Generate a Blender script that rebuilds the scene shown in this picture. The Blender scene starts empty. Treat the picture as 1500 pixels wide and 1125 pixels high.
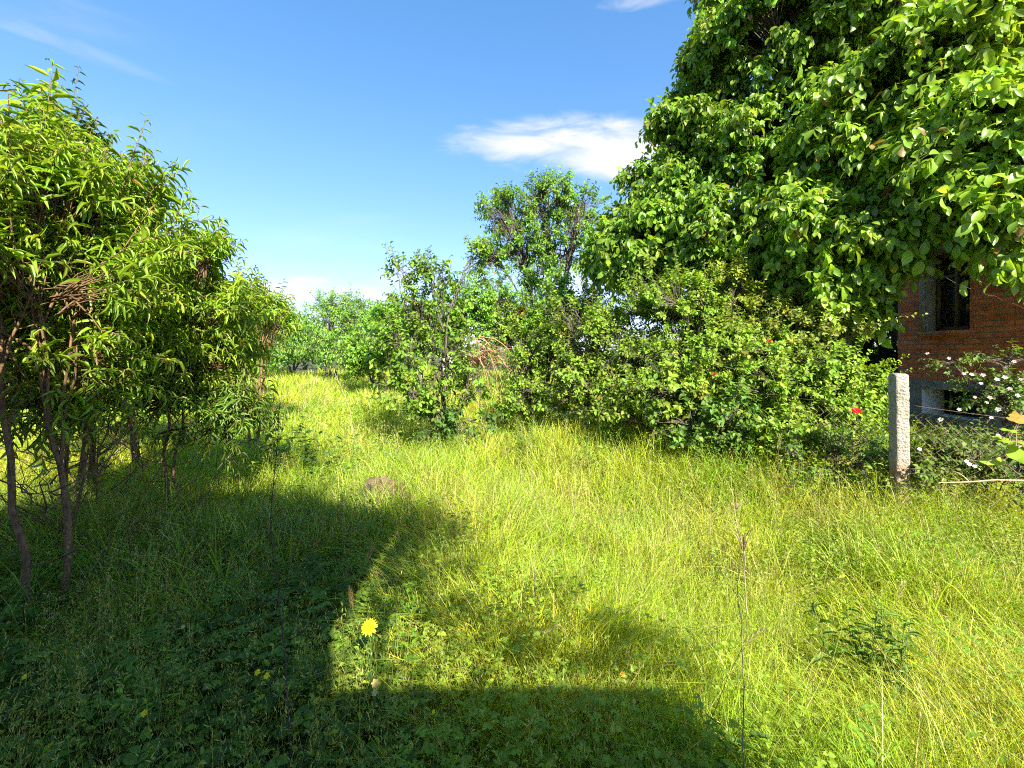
import bpy, math, random
import numpy as np
from mathutils import Vector

# ------------------------------------------------------------------ camera, light, sky
F, H0, EYE = 640.0, 515.0, 1.6            # focal length and horizon row of the 1500 px photograph, eye height
S = bpy.context.scene
C = S.collection
cam = bpy.data.objects.new('camera', bpy.data.cameras.new('camera')); C.objects.link(cam)
cam.location = (0, 0, EYE); cam.rotation_euler = (math.radians(90), 0, 0)
cam.data.sensor_fit = 'HORIZONTAL'; cam.data.sensor_width = 36; cam.data.lens = F/1500*36
cam.data.shift_y = -(562.5-H0)/1500
cam.data.clip_start = .05; cam.data.clip_end = 3000
S.camera = cam
SUN_AZ, SUN_EL = 24.0, 38.0               # degrees to the right of straight behind the viewer; elevation
ca, sa = math.cos(math.radians(SUN_AZ)), math.sin(math.radians(SUN_AZ))
ce, se = math.cos(math.radians(SUN_EL)), math.sin(math.radians(SUN_EL))
sl = bpy.data.lights.new('sun', 'SUN'); sl.energy = 5.0; sl.angle = math.radians(.53); sl.color = (1, .94, .80)
sun = bpy.data.objects.new('sun', sl); C.objects.link(sun)
sun.rotation_euler = Vector((-sa*ce, ca*ce, -se)).to_track_quat('-Z', 'Y').to_euler()
W = bpy.data.worlds.new('World'); S.world = W; W.use_nodes = True
S.view_settings.view_transform = 'Standard'; S.view_settings.look = 'None'
S.view_settings.exposure = 1.7; S.view_settings.gamma = 1
S.render.engine = 'CYCLES'
cy = S.cycles
cy.max_bounces = 5; cy.diffuse_bounces = 3; cy.glossy_bounces = 2; cy.transmission_bounces = 4; cy.transparent_max_bounces = 4
cy.caustics_reflective = False; cy.caustics_refractive = False
cy.use_denoising = False; cy.use_adaptive_sampling = True; cy.adaptive_threshold = .02; cy.filter_width = 1.1

class NT:                                  # tiny node helper
    def __init__(s, tree): s.t = tree; s.n = tree.nodes; s.l = tree.links
    def new(s, kind, **kw):
        n = s.n.new(kind)
        for k, v in kw.items(): setattr(n, k, v)
        return n
    def put(s, sock, v):
        if isinstance(v, bpy.types.NodeSocket): s.l.new(v, sock)
        elif v is not None: sock.default_value = v
    def math(s, op, a, b=None, c=None, clamp=False):
        n = s.new('ShaderNodeMath', operation=op); n.use_clamp = clamp
        s.put(n.inputs[0], a); s.put(n.inputs[1], b)
        if c is not None: s.put(n.inputs[2], c)
        return n.outputs[0]
    def mix(s, f, a, b, mode='MIX'):
        n = s.new('ShaderNodeMix', data_type='RGBA', blend_type=mode)
        s.put(n.inputs[0], f); s.put(n.inputs[6], a); s.put(n.inputs[7], b)
        return n.outputs[2]
    def ramp(s, f, stops):
        n = s.new('ShaderNodeValToRGB'); e = n.color_ramp.elements
        while len(e) < len(stops): e.new(.5)
        for el, (p, c) in zip(e, stops): el.position = p; el.color = c if len(c) == 4 else (*c, 1)
        s.put(n.inputs[0], f); return n.outputs[0]
    def smooth(s, x, lo, hi):
        n = s.new('ShaderNodeMapRange', interpolation_type='SMOOTHSTEP')
        s.put(n.inputs[0], x); n.inputs[1].default_value = lo; n.inputs[2].default_value = hi
        return n.outputs[0]
    def noise(s, vec, scale, detail=4, rough=.55, dist=0):
        n = s.new('ShaderNodeTexNoise'); s.put(n.inputs['Vector'], vec)
        n.inputs['Scale'].default_value = scale; n.inputs['Detail'].default_value = detail
        n.inputs['Roughness'].default_value = rough; n.inputs['Distortion'].default_value = dist
        return n.outputs[0]

def make_world():
    q = NT(W.node_tree); q.n.clear()
    out = q.new('ShaderNodeOutputWorld'); bg = q.new('ShaderNodeBackground')
    sky = q.new('ShaderNodeTexSky'); sky.sky_type = 'NISHITA'; sky.sun_disc = False
    sky.sun_elevation = math.radians(SUN_EL); sky.sun_rotation = math.radians(180-SUN_AZ)
    sky.altitude = 100; sky.air_density = 1.0; sky.dust_density = .6; sky.ozone_density = 1.8
    hs = q.new('ShaderNodeHueSaturation'); hs.inputs['Saturation'].default_value = 1.12; hs.inputs['Value'].default_value = 1.0
    q.l.new(sky.outputs[0], hs.inputs['Color'])
    tc = q.new('ShaderNodeTexCoord'); sp = q.new('ShaderNodeSeparateXYZ'); q.l.new(tc.outputs['Generated'], sp.inputs[0])
    x, y, z = sp.outputs
    ys = q.math('MAXIMUM', y, .05)
    u = q.math('DIVIDE', x, ys); v = q.math('DIVIDE', z, ys)
    fwd = q.smooth(y, .1, .3)
    def cloud(px, py, wpx, hpx, rot, nsx, nsy, lo, hi, seed, soft=1.0):
        cu, cv = (px-750)/F, (H0-py)/F
        du = q.math('SUBTRACT', u, cu); dv = q.math('SUBTRACT', v, cv)
        c_, s_ = math.cos(rot), math.sin(rot)
        a = q.math('ADD', q.math('MULTIPLY', du, c_), q.math('MULTIPLY', dv, s_))
        b = q.math('ADD', q.math('MULTIPLY', du, -s_), q.math('MULTIPLY', dv, c_))
        cb = q.new('ShaderNodeCombineXYZ'); q.put(cb.inputs[0], q.math('MULTIPLY', a, nsx)); q.put(cb.inputs[1], q.math('MULTIPLY', b, nsy)); cb.inputs[2].default_value = seed
        n = q.noise(cb.outputs[0], 1.0, 7, .58, .6)
        ra = q.math('DIVIDE', a, wpx/F); rb = q.math('DIVIDE', b, hpx/F)
        r2 = q.math('ADD', q.math('POWER', q.math('ABSOLUTE', ra), 2.0), q.math('POWER', q.math('ABSOLUTE', rb), 2.0))
        e = q.math('SUBTRACT', 1.0, r2)
        d = q.math('ADD', e, q.math('MULTIPLY', q.math('SUBTRACT', n, .5), 2.6))
        return q.math('MULTIPLY', q.smooth(d, lo, hi), q.smooth(e, -.9, .35))
    ms = [(cloud(850, 212, 200, 46, -.02, 5.5, 17, -.1, 1.3, 1.3), .97),
          (cloud(720, 205, 100, 26, .05, 6, 26, .1, 1.8, 4.1), .8),
          (cloud(915, 225, 100, 48, .0, 6, 11, -.1, 1.0, 2.1), .9),
          (cloud(90, 62, 190, 17, -.36, 3, 22, .0, 2.2, 7.7), .34),
          (cloud(60, 20, 260, 60, -.3, 2, 12, .3, 2.4, 9.7), .22),
          (cloud(935, 2, 70, 16, .1, 8, 22, .1, 1.8, 3.2), .5),
          (cloud(420, 422, 75, 24, .0, 8, 22, -.1, 1.2, 5.2), .9),
          (cloud(600, 405, 60, 26, .0, 9, 18, .1, 1.5, 6.2), .7),
          (cloud(520, 435, 90, 20, .0, 9, 20, .0, 1.5, 8.2), .85),
          (cloud(850, 420, 110, 60, .0, 6, 12, .0, 1.6, 11.2), .8),
          (cloud(500, 345, 170, 40, .05, 3, 12, .2, 2.4, 14.2), .22),
          (cloud(200, 190, 260, 70, -.1, 2, 8, .3, 2.6, 15.2), .14)]
    tot = None
    for m, k in ms:
        m = q.math('MULTIPLY', m, k)
        tot = m if tot is None else q.math('MAXIMUM', tot, m)
    tot = q.math('MULTIPLY', tot, fwd)
    def scale(c, k):
        n = q.new('ShaderNodeVectorMath', operation='SCALE'); q.l.new(c, n.inputs[0]); n.inputs[3].default_value = k; return n.outputs[0]
    gmm = q.new('ShaderNodeGamma'); q.l.new(scale(hs.outputs[0], .30), gmm.inputs[0]); gmm.inputs[1].default_value = .84
    skyc = q.mix(1.0, scale(gmm.outputs[0], 1/.32), (.55, .65, .76, 1), 'MULTIPLY')
    skyc = q.mix(1.0, skyc, q.ramp(z, [(.0, (.98, .84, .96)), (.18, (.90, .83, .96)), (.38, (.84, .90, .97)), (.65, (.74, .93, .95))]), 'MULTIPLY')
    cl = q.mix(tot, skyc, (2.35, 2.3, 2.38, 1))
    q.l.new(cl, bg.inputs[0]); bg.inputs[1].default_value = .15
    q.l.new(bg.outputs[0], out.inputs[0])
make_world()

# ------------------------------------------------------------------ mesh helpers
rng = np.random.default_rng(7)
def R_(a, b, n=None): return rng.uniform(a, b, n)
def unit(v): return v/np.maximum(np.linalg.norm(v, axis=-1, keepdims=True), 1e-9)
UP = np.array([0, 0, 1.0])
def at(px, py, Y):                          # the point at depth Y seen at that place in the photograph
    return np.array([(px-750)/F*Y, Y, EYE-(py-H0)/F*Y])

class MB:
    def __init__(s): s.v = []; s.f = {3: [], 4: []}; s.c = []; s.n = 0
    def add(s, v, faces, col):
        v = np.asarray(v, float).reshape(-1, 3)
        for f in faces:
            f = np.asarray(f, np.int64)
            if f.size: s.f[f.shape[-1]].append(f.reshape(-1, f.shape[-1]) + s.n)
        col = np.asarray(col, float)
        if col.ndim == 1: col = np.broadcast_to(col, (len(v), 3))
        s.v.append(v); s.c.append(col.reshape(-1, 3)); s.n += len(v)
    def inst(s, tv, tf, pos, ax, ay, az, col):      # template copied along given axes; axes carry the scale
        n, k = len(pos), len(tv)
        if n == 0: return
        v = pos[:, None] + tv[None, :, 0:1]*ax[:, None] + tv[None, :, 1:2]*ay[:, None] + tv[None, :, 2:3]*az[:, None]
        off = (np.arange(n)*k)[:, None, None]
        col = np.asarray(col, float)
        if col.ndim == 2: col = np.repeat(col, k, 0)
        s.add(v.reshape(-1, 3), [(np.asarray(f)[None]+off).reshape(-1, np.asarray(f).shape[-1]) for f in tf], col)
    def tubes(s, P, Rr, col, sides=5, closed=False):
        P = np.asarray(P, float)
        if P.ndim == 2: P = P[None]
        n, k = P.shape[:2]
        Rr = np.broadcast_to(np.asarray(Rr, float), (n, k))
        d = unit(P[:, -1]-P[:, 0]+1e-6)
        ref = np.where(np.abs(d[:, 2:3]) > .8, np.array([[1., 0, 0]]), np.array([[0, 0, 1.]]))
        a = unit(np.cross(d, ref)); b = np.cross(d, a)
        th = np.arange(sides)*2*np.pi/sides
        ring = np.cos(th)[None, :, None]*a[:, None] + np.sin(th)[None, :, None]*b[:, None]
        v = P[:, :, None] + Rr[:, :, None, None]*ring[:, None]
        i = np.arange(sides); j = (i+1) % sides
        q = []
        for r in range(k-1): q.append(np.stack([r*sides+i, r*sides+j, (r+1)*sides+j, (r+1)*sides+i], 1))
        q = np.concatenate(q)
        off = (np.arange(n)*k*sides)[:, None, None]
        faces = [(q[None]+off).reshape(-1, 4)]
        col = np.asarray(col, float)
        if col.ndim == 2: col = np.repeat(col, k*sides, 0)
        s.add(v.reshape(-1, 3), faces, col)
        if closed:
            for e in (0, k-1):
                c0 = s.n
                s.add(P[:, e], [], col if col.ndim == 1 else col[::k*sides])
                base = c0 - n*k*sides if e == 0 else c0 - n - n*k*sides
                t = []
                for m in range(n):
                    r0 = base + m*k*sides + e*sides
                    t.append(np.stack([np.full(sides, c0+m), r0+i, r0+j], 1))
                s.f[3].append(np.concatenate(t))
    def box(s, x0, x1, y0, y1, z0, z1, col=(.5, .5, .5)):
        v = [(x, y, z) for z in (z0, z1) for y in (y0, y1) for x in (x0, x1)]
        s.add(v, [[(0, 2, 3, 1), (4, 5, 7, 6), (0, 1, 5, 4), (2, 6, 7, 3), (0, 4, 6, 2), (1, 3, 7, 5)]], col)
    def quad(s, p, col=(.5, .5, .5)): s.add(p, [[(0, 1, 2, 3)]], col)
    def build(s, name, mat, parent=None, smooth=True):
        me = bpy.data.meshes.new(name)
        v = np.concatenate(s.v).astype(np.float32)
        t3 = np.concatenate(s.f[3]) if s.f[3] else np.zeros((0, 3), int)
        t4 = np.concatenate(s.f[4]) if s.f[4] else np.zeros((0, 4), int)
        me.vertices.add(len(v)); me.vertices.foreach_set('co', v.ravel())
        nl = t3.size+t4.size
        me.loops.add(nl); me.loops.foreach_set('vertex_index', np.concatenate([t3.ravel(), t4.ravel()]).astype(np.int32))
        ls = np.concatenate([np.arange(len(t3))*3, t3.size+np.arange(len(t4))*4]).astype(np.int32)
        me.polygons.add(len(ls)); me.polygons.foreach_set('loop_start', ls)
        if smooth: me.polygons.foreach_set('use_smooth', np.ones(len(ls), bool))
        me.update(calc_edges=True)
        at_ = me.color_attributes.new('tint', 'FLOAT_COLOR', 'POINT')
        c = np.concatenate(s.c); c = np.concatenate([c, np.ones((len(c), 1))], 1).astype(np.float32)
        at_.data.foreach_set('color', c.ravel())
        me.materials.append(mat)
        o = bpy.data.objects.new(name, me); C.objects.link(o)
        if parent is not None:
            o.parent = parent
            o.matrix_parent_inverse = parent.matrix_world.inverted()
        return o

def tag(o, label=None, cat=None, group=None, kind=None):
    if label: o['label'] = label
    if cat: o['category'] = cat
    if group: o['group'] = group
    if kind: o['kind'] = kind
    return o
def empty(name, loc, label, cat, group=None):
    o = bpy.data.objects.new(name, None); C.objects.link(o); o.location = loc; o.empty_display_size = .2
    o.matrix_world.translation = Vector([float(a) for a in loc])
    return tag(o, label, cat, group)

# ------------------------------------------------------------------ materials
def mat_base(name):
    m = bpy.data.materials.new(name); m.use_nodes = True
    q = NT(m.node_tree); q.n.clear()
    out = q.new('ShaderNodeOutputMaterial')
    return m, q, out
def leaf_mat(name, rough=.45, trans=.4, spec=.5, tint=(1.35, 1.25, .55), bump=.0, mott=.25, nscale=60):
    m, q, out = mat_base(name)
    a = q.new('ShaderNodeAttribute'); a.attribute_name = 'tint'
    tc = q.new('ShaderNodeTexCoord')
    n = q.noise(tc.outputs['Object'], nscale, 3)
    k = q.math('ADD', 1-mott, q.math('MULTIPLY', n, 2*mott))
    vm = q.new('ShaderNodeVectorMath', operation='SCALE'); q.l.new(a.outputs['Color'], vm.inputs[0]); q.l.new(k, vm.inputs[3])
    col = vm.outputs[0]
    p = q.new('ShaderNodeBsdfPrincipled'); q.l.new(col, p.inputs['Base Color'])
    p.inputs['Roughness'].default_value = rough; p.inputs['Specular IOR Level'].default_value = spec
    t = q.new('ShaderNodeBsdfTranslucent')
    tm = q.mix(1.0, col, (*tint, 1), 'MULTIPLY'); q.l.new(tm, t.inputs[0])
    mx = q.new('ShaderNodeMixShader'); mx.inputs[0].default_value = trans
    q.l.new(p.outputs[0], mx.inputs[1]); q.l.new(t.outputs[0], mx.inputs[2]); q.l.new(mx.outputs[0], out.inputs[0])
    return m
def bark_mat(name, c1, c2, scale=30, rough=.85):
    m, q, out = mat_base(name)
    tc = q.new('ShaderNodeTexCoord'); mp = q.new('ShaderNodeMapping'); mp.inputs['Scale'].default_value = (1, 1, .25)
    q.l.new(tc.outputs['Object'], mp.inputs[0])
    n = q.noise(mp.outputs[0], scale, 6, .65)
    a = q.new('ShaderNodeAttribute'); a.attribute_name = 'tint'
    col = q.mix(1.0, q.ramp(n, [(.3, c1), (.7, c2)]), a.outputs['Color'], 'MULTIPLY')
    p = q.new('ShaderNodeBsdfPrincipled'); q.l.new(col, p.inputs['Base Color']); p.inputs['Roughness'].default_value = rough
    p.inputs['Specular IOR Level'].default_value = .3
    b = q.new('ShaderNodeBump'); b.inputs['Strength'].default_value = .6; b.inputs['Distance'].default_value = .01
    q.l.new(n, b.inputs['Height']); q.l.new(b.outputs[0], p.inputs['Normal'])
    q.l.new(p.outputs[0], out.inputs[0]); return m
def plain_mat(name, col, rough=.7, metallic=0, var=.2, scale=20, bump=.0, attr=False):
    m, q, out = mat_base(name)
    tc = q.new('ShaderNodeTexCoord'); n = q.noise(tc.outputs['Object'], scale, 5, .6)
    c1 = tuple(max(0, a*(1-var)) for a in col); c2 = tuple(min(1, a*(1+var)) for a in col)
    c = q.ramp(n, [(.3, c1), (.7, c2)])
    if attr:
        a = q.new('ShaderNodeAttribute'); a.attribute_name = 'tint'; c = q.mix(1.0, c, a.outputs['Color'], 'MULTIPLY')
    p = q.new('ShaderNodeBsdfPrincipled'); q.l.new(c, p.inputs['Base Color'])
    p.inputs['Roughness'].default_value = rough; p.inputs['Metallic'].default_value = metallic
    if bump:
        b = q.new('ShaderNodeBump'); b.inputs['Strength'].default_value = bump; b.inputs['Distance'].default_value = .02
        q.l.new(n, b.inputs['Height']); q.l.new(b.outputs[0], p.inputs['Normal'])
    q.l.new(p.outputs[0], out.inputs[0]); return m
M_grass = leaf_mat('grass_blade', .5, .42, .35, (1.4, 1.22, .42), mott=.2, nscale=25)
M_peach = leaf_mat('narrow_leaf', .42, .42, .5, mott=.15)
M_walnut = leaf_mat('broad_leaf', .4, .46, .5, mott=.25)
M_shrub = leaf_mat('shrub_leaf', .55, .42, .3, mott=.15)
M_far = leaf_mat('tree_leaf', .5, .4, .4, mott=.15)
M_petal = leaf_mat('petal', .6, .35, .3, (1, 1, 1), mott=.05)
M_barkr = bark_mat('peach_bark', (.075, .045, .025), (.36, .225, .12), 55)
M_bark = bark_mat('grey_bark', (.045, .035, .026), (.17, .14, .11), 30)
M_dry = bark_mat('dry_stalk', (.20, .14, .09), (.42, .34, .22), 40)
M_pale = bark_mat('bleached_stalk', (.42, .34, .22), (.70, .60, .42), 60)
M_dark = bark_mat('dark_stalk', (.05, .035, .025), (.12, .085, .06), 40)

# ------------------------------------------------------------------ terrain
def terrain(x, y):
    return .035*np.sin(x*1.1+.4)*np.cos(y*.9) + .02*np.sin(x*2.7-y*1.9) + .012*np.sin(4.1*x+1.3*y)
gm, q, out = mat_base('meadow_soil')
tc = q.new('ShaderNodeTexCoord')
n1 = q.noise(tc.outputs['Object'], 1.2, 6); n2 = q.noise(tc.outputs['Object'], 30, 6, .7)
c = q.mix(n2, q.ramp(n1, [(.35, (.035, .05, .012)), (.65, (.07, .075, .02))]), (.06, .045, .02, 1))
p = q.new('ShaderNodeBsdfPrincipled'); q.l.new(c, p.inputs['Base Color']); p.inputs['Roughness'].default_value = .95
b = q.new('ShaderNodeBump'); b.inputs['Strength'].default_value = .8; b.inputs['Distance'].default_value = .03
q.l.new(n2, b.inputs['Height']); q.l.new(b.outputs[0], p.inputs['Normal']); q.l.new(p.outputs[0], out.inputs[0])
gx = np.concatenate([[-1500, -300, -80], np.linspace(-30, 30, 121), [80, 300, 1500]])
gy = np.concatenate([[-1500, -100, -30], np.linspace(-8, 40, 97), [100, 400, 1500]])
GX, GY = np.meshgrid(gx, gy); GZ = np.where((np.abs(GX) <= 30) & (GY > -9) & (GY <= 40), terrain(GX, GY), 0)
nx, ny = len(gx), len(gy)
ii, jj = np.meshgrid(np.arange(nx-1), np.arange(ny-1)); k0 = (jj*nx+ii).ravel()
m = MB(); m.add(np.stack([GX, GY, GZ], -1).reshape(-1, 3), [np.stack([k0, k0+1, k0+nx+1, k0+nx], 1)], (.1, .1, .1))
tag(m.build('ground', gm), kind='structure')

# ------------------------------------------------------------------ leaf shapes: width on x, length on y, normal on z
def leaf8(w=.5, w1=.34, w2=.72, a=.9, b=.85, fold=.12, curl=.12):
    v = np.array([(0, 0, 0), (-w*a, w1, fold), (0, w1, 0), (w*a, w1, fold),
                  (-w*b, w2, fold*.8-curl*.5), (0, w2, -curl*.6), (w*b, w2, fold*.8-curl*.5), (0, 1, -curl*1.4)])
    return v, [[(0, 2, 1), (0, 3, 2), (4, 5, 7), (5, 6, 7)], [(1, 2, 5, 4), (2, 3, 6, 5)]]
LANCE = leaf8(.5, .3, .68, .95, .7, .16, .22)
OVATE = leaf8(.5, .32, .7, 1.0, .78, .14, .12)
WALN = leaf8(.5, .3, .72, .8, .98, .12, .16)
def leaf14():
    ys, ws, zc = [.13, .34, .6, .82], [.24, .44, .5, .33], [.0, 0, -.04, -.10]
    v = [(0, 0, 0)]
    for y, w, z in zip(ys, ws, zc): v += [(-w, y, z+.10*w*2), (0, y, z), (w, y, z+.10*w*2)]
    v.append((0, 1, -.2)); t = [(0, 2, 1), (0, 3, 2), (10, 11, 13), (11, 12, 13)]; q4 = []
    for i in range(3): a = 1+3*i; q4 += [(a, a+1, a+4, a+3), (a+1, a+2, a+5, a+4)]
    return np.array(v), [t, q4]
WALN2 = leaf14()
LEAF5 = (np.array([(0, 0, 0), (-.5, .5, .1), (0, .45, 0), (.5, .5, .1), (0, 1, -.1)]), [[(0, 2, 1), (0, 3, 2), (1, 2, 4), (2, 3, 4)]])
LEAF4 = (np.array([(0, 0, 0), (-.5, .5, .0), (.5, .5, .0), (0, 1, -.12)]), [[(0, 2, 3, 1)]])

def frames(axis, nrm):
    a = unit(axis); s = unit(np.cross(a, nrm)); return s, a, np.cross(s, a)

def shoots(mb, wood, base, d, length, nleaf, llen, lwid, col, shape, droop=.5, spread=.9, arch=.3, taper=.4, hang=.3, fresh=.25, stemcol=(1, 1, 1), r0=.003, nrm_rand=.5, start=.1):
    """leafy shoots: base (n,3), direction d, a leaf every step along the arching stem"""
    n = len(base); base = np.asarray(base); d = unit(d)
    length = np.broadcast_to(length, (n,)); col = np.asarray(col)
    if col.ndim == 1: col = np.broadcast_to(col, (n, 3))
    def curve(t):                                            # t (n,k)
        return base[:, None] + d[:, None]*(t*length[:, None])[..., None] - UP*((arch*t**2*length[:, None]))[..., None]
    t = (np.arange(nleaf)+.5)/nleaf
    t = start+(1-start)*np.broadcast_to(t, (n, nleaf)) + R_(-.3, .3, (n, nleaf))/nleaf
    t = np.clip(t, 0.02, 1)
    P = curve(t)
    tang = unit(d[:, None] - UP*(2*arch*t)[..., None])
    ref = unit(np.cross(tang, unit(np.array([.13, .21, 1]))))
    b2 = np.cross(tang, ref)
    ph = (np.arange(nleaf)*2.4)[None] + R_(0, 6.28, (n, 1)) + R_(-.4, .4, (n, nleaf))
    rad = np.cos(ph)[..., None]*ref + np.sin(ph)[..., None]*b2
    ax = unit(rad*spread + tang*R_(.25, .8, (n, nleaf))[..., None] - UP*(droop*R_(.4, 1.4, (n, nleaf)))[..., None])
    nr = unit(tang*.5 + UP*.9 + rng.normal(0, nrm_rand, (n, nleaf, 3)))
    L = llen*(1-taper*t**2)*R_(.6, 1.18, (n, nleaf))*np.clip(rng.normal(1, .13, (n, 1)), .6, 1.4)
    w = lwid/llen*L*R_(.85, 1.15, (n, nleaf))
    cc = col[:, None]*(1+rng.normal(0, .14, (n, nleaf, 1)))*np.stack([1+fresh*t, 1+fresh*.55*t, 1+0*t], -1)
    cc = cc*(1+rng.normal(0, .06, (n, nleaf, 3)))
    sick = R_(0, 1, (n, nleaf, 1)); cc = np.where(sick < .012, np.array([.30, .20, .05]), np.where(sick > .985, cc*[1.9, 1.45, 1], cc))
    cc = np.clip(cc, .004, 1)
    sh = lambda z: z.reshape(-1, z.shape[-1])
    s_, a_, n_ = frames(sh(ax), sh(nr))
    Lf, wf = L.ravel()[:, None], w.ravel()[:, None]
    mb.inst(shape[0], shape[1], sh(P), s_*wf, a_*Lf, n_*Lf, sh(cc))
    if wood is not None:
        tk = np.broadcast_to(np.linspace(0, 1, 4), (n, 4))
        wood.tubes(curve(tk), np.linspace(r0, r0*.4, 4)[None]*np.ones((n, 1)), stemcol, 3)

def wiggle(n, k, amp):
    w = rng.normal(0, 1, (n, k, 3)); w = np.cumsum(w, 1); t = np.linspace(0, 1, k)[None, :, None]
    w = w - w[:, :1] - (w[:, -1:]-w[:, :1])*t
    return w*amp/np.sqrt(k)
def limb(wood, p0, p1, r0, r1, k=10, bow=.15, amp=.06, sides=7, col=(1, 1, 1), up=0.0):
    p0, p1 = np.atleast_2d(p0), np.atleast_2d(p1); n = len(p0)
    t = np.linspace(0, 1, k)[None, :, None]
    D = np.linalg.norm(p1-p0, axis=1)[:, None, None]
    P = p0[:, None]*(1-t)+p1[:, None]*t + wiggle(n, k, 1)*amp*D + UP*(4*t*(1-t))*bow*D
    tt = np.linspace(0, 1, k)[None]
    r0 = np.broadcast_to(r0, (n,))[:, None]; r1 = np.broadcast_to(r1, (n,))[:, None]
    wood.tubes(P, r0*(1-tt)**.8+r1*tt+0*tt if False else r0+(r1-r0)*tt**.8, col, sides)
    return P

def lobe_points(lobe, n, gap=.0, shell=.45, seed=0):
    c, r = np.array(lobe[0]), np.array(lobe[1])
    pts = np.zeros((0, 3)); ph = rng.uniform(0, 6.28, (6, 3)); fr = rng.normal(0, 1, (6, 3))
    while len(pts) < n:
        u = unit(rng.normal(0, 1, (n*2, 3))); rr = R_(0, 1, n*2)**shell
        lump = 1+.24*np.sin(u@fr.T*2.6+ph[:, 0]).sum(1)/1.6
        p = c + u*(rr*lump)[:, None]*r
        nz = np.sin(p@(fr.T*2.2/np.mean(r)) + ph[:, 1]).sum(1)
        keep = nz > -2.4+gap*4
        keep &= p[:, 2] > .12
        pts = np.concatenate([pts, p[keep]])
    return pts[:n]

def tree(name, label, cat, base, lobes, mat, bark, leaf, group=None, r_trunk=.08, fork=.35, multi=False, gap=.1, shell=.45,
         col=(.12, .24, .03), colvar=.15, kid='crown', wkid='trunk', twig=.006, outup=.5, parentobj=None, stemcol=(1, 1, 1), bare=0, bow=.1, limb_amp=.08, clump=.28, nstem=3):
    base = np.array(base, float); base[2] = float(terrain(base[0], base[1]))-.05
    root = parentobj or empty(name, base, label, cat, group)
    wood, cr = MB(), MB()
    cen = np.mean([np.array(l[0]) for l in lobes], 0); prim = []
    if not multi:
        hf = (min(l[0][2]-l[1][2]*.3 for l in lobes))*fork if fork < 1 else fork
        fk = np.array([base[0]+(cen[0]-base[0])*.15, base[1]+(cen[1]-base[1])*.15, max(.3, hf)])
        limb(wood, base, fk, r_trunk*1.25, r_trunk*.85, k=10, bow=0, amp=.04, sides=10, col=stemcol)
    for lb in lobes:
        c, r, n = np.array(lb[0], float), np.array(lb[1], float), int(lb[2])
        lc = np.array(lb[3]) if len(lb) > 3 else np.array(col)
        if multi:
            if len(prim) < nstem:
                p0 = base+np.array([R_(-.12, .12), R_(-.12, .12), 0])*min(1, r_trunk*14); rt = r_trunk*R_(.7, 1.0)
            else:
                q_ = prim[int(np.argmin([((x[-1]-c)**2).sum() for x in prim]))]; p0 = q_[int(rng.integers(4, 9))]; rt = r_trunk*.42
        else:
            p0 = fk+rng.normal(0, r_trunk*.2, 3); rt = r_trunk*.62*R_(.7, 1.1)
        tip = c+np.array([0, 0, r[2]*.35])
        LP = limb(wood, p0, tip, rt, rt*.3, k=12, bow=bow*R_(-.3, 1), amp=limb_amp*(.45 if multi else 1), sides=7, col=stemcol)[0]
        if multi and len(prim) < nstem: prim.append(LP)
        pts = lobe_points((c, r), n, gap, shell)
        cp = pts[rng.choice(n, max(2, n//11), replace=False)]; cp = cp[np.argmin(((pts[:, None]-cp[None])**2).sum(-1), 1)]
        pts = pts+(cp-pts)*clump
        m = max(3, n//9)
        sub = pts[rng.choice(n, m, replace=False)]; sub = c+(sub-c)*R_(.45, .8, (m, 1))
        ki = np.clip(((sub[:, 2]-p0[2])/(tip[2]-p0[2]+1e-6)*11*.75+R_(-2, 1, m)).astype(int), 3, 10)
        BP = limb(wood, LP[ki], sub, rt*.38, rt*.14, k=7, bow=.08, amp=.1, sides=5, col=stemcol)
        own = np.argmin(((pts[:, None]-sub[None])**2).sum(-1), 1)
        st = BP[own, np.clip(rng.integers(3, 7, n), 0, 6)]
        TP = limb(wood, st, pts, max(twig, rt*.1), twig*.5, k=4, bow=.05, amp=.08, sides=3, col=stemcol)
        if bare:
            bp = pts[rng.choice(n, bare)]; e = bp+unit(bp-c+rng.normal(0, .3, (bare, 3))+UP*.6)*R_(.2, .6, (bare, 1))*np.mean(r)
            limb(wood, bp, e, twig*.6, twig*.2, k=5, bow=.02, amp=.12, sides=3, col=(1.5, 1.4, 1.3))
        out_ = unit((pts-c)/r)
        d = unit(out_*.9+UP*outup+rng.normal(0, .35, (n, 3))+unit(pts-st)*.5)
        cv = lc*(1+rng.normal(0, colvar, (n, 1)))*(1+rng.normal(0, colvar*.35, (n, 3)))
        leaf(cr, wood, pts, d, np.clip(cv, .01, 1))
    a = wood.build(wkid, bark, root); b_ = cr.build(kid, mat, root)
    return root, a, b_

def leaf_std(length, nleaf, llen, lwid, shape, **kw):
    def f(cr, wood, pts, d, cv):
        shoots(cr, wood, pts, d, length*R_(.6, 1.3, len(pts)), nleaf, llen, lwid, cv, shape, **kw)
    return f
def leaf_walnut(size, nr=5, nl=6, shape=WALN):
    def f(cr, wood, pts, d, cv):
        n = len(pts)
        bp = np.repeat(pts, nr, 0)+rng.normal(0, .05*size/.1, (n*nr, 3)); c = np.repeat(cv, nr, 0)*(1+rng.normal(0, .08, (n*nr, 1)))
        dd = unit(np.repeat(d, nr, 0)*.8+unit(rng.normal(0, 1, (n*nr, 3)))*.9+UP*.15)
        shoots(cr, wood, bp, dd, size*2.4*R_(.7, 1.25, n*nr), nl, size, size*.52, c, shape, droop=.85, spread=.8, arch=.45, taper=-.15, fresh=.22, start=.25, r0=.0025, nrm_rand=.35, stemcol=(1, 1.6, .7))
    return f

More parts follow.
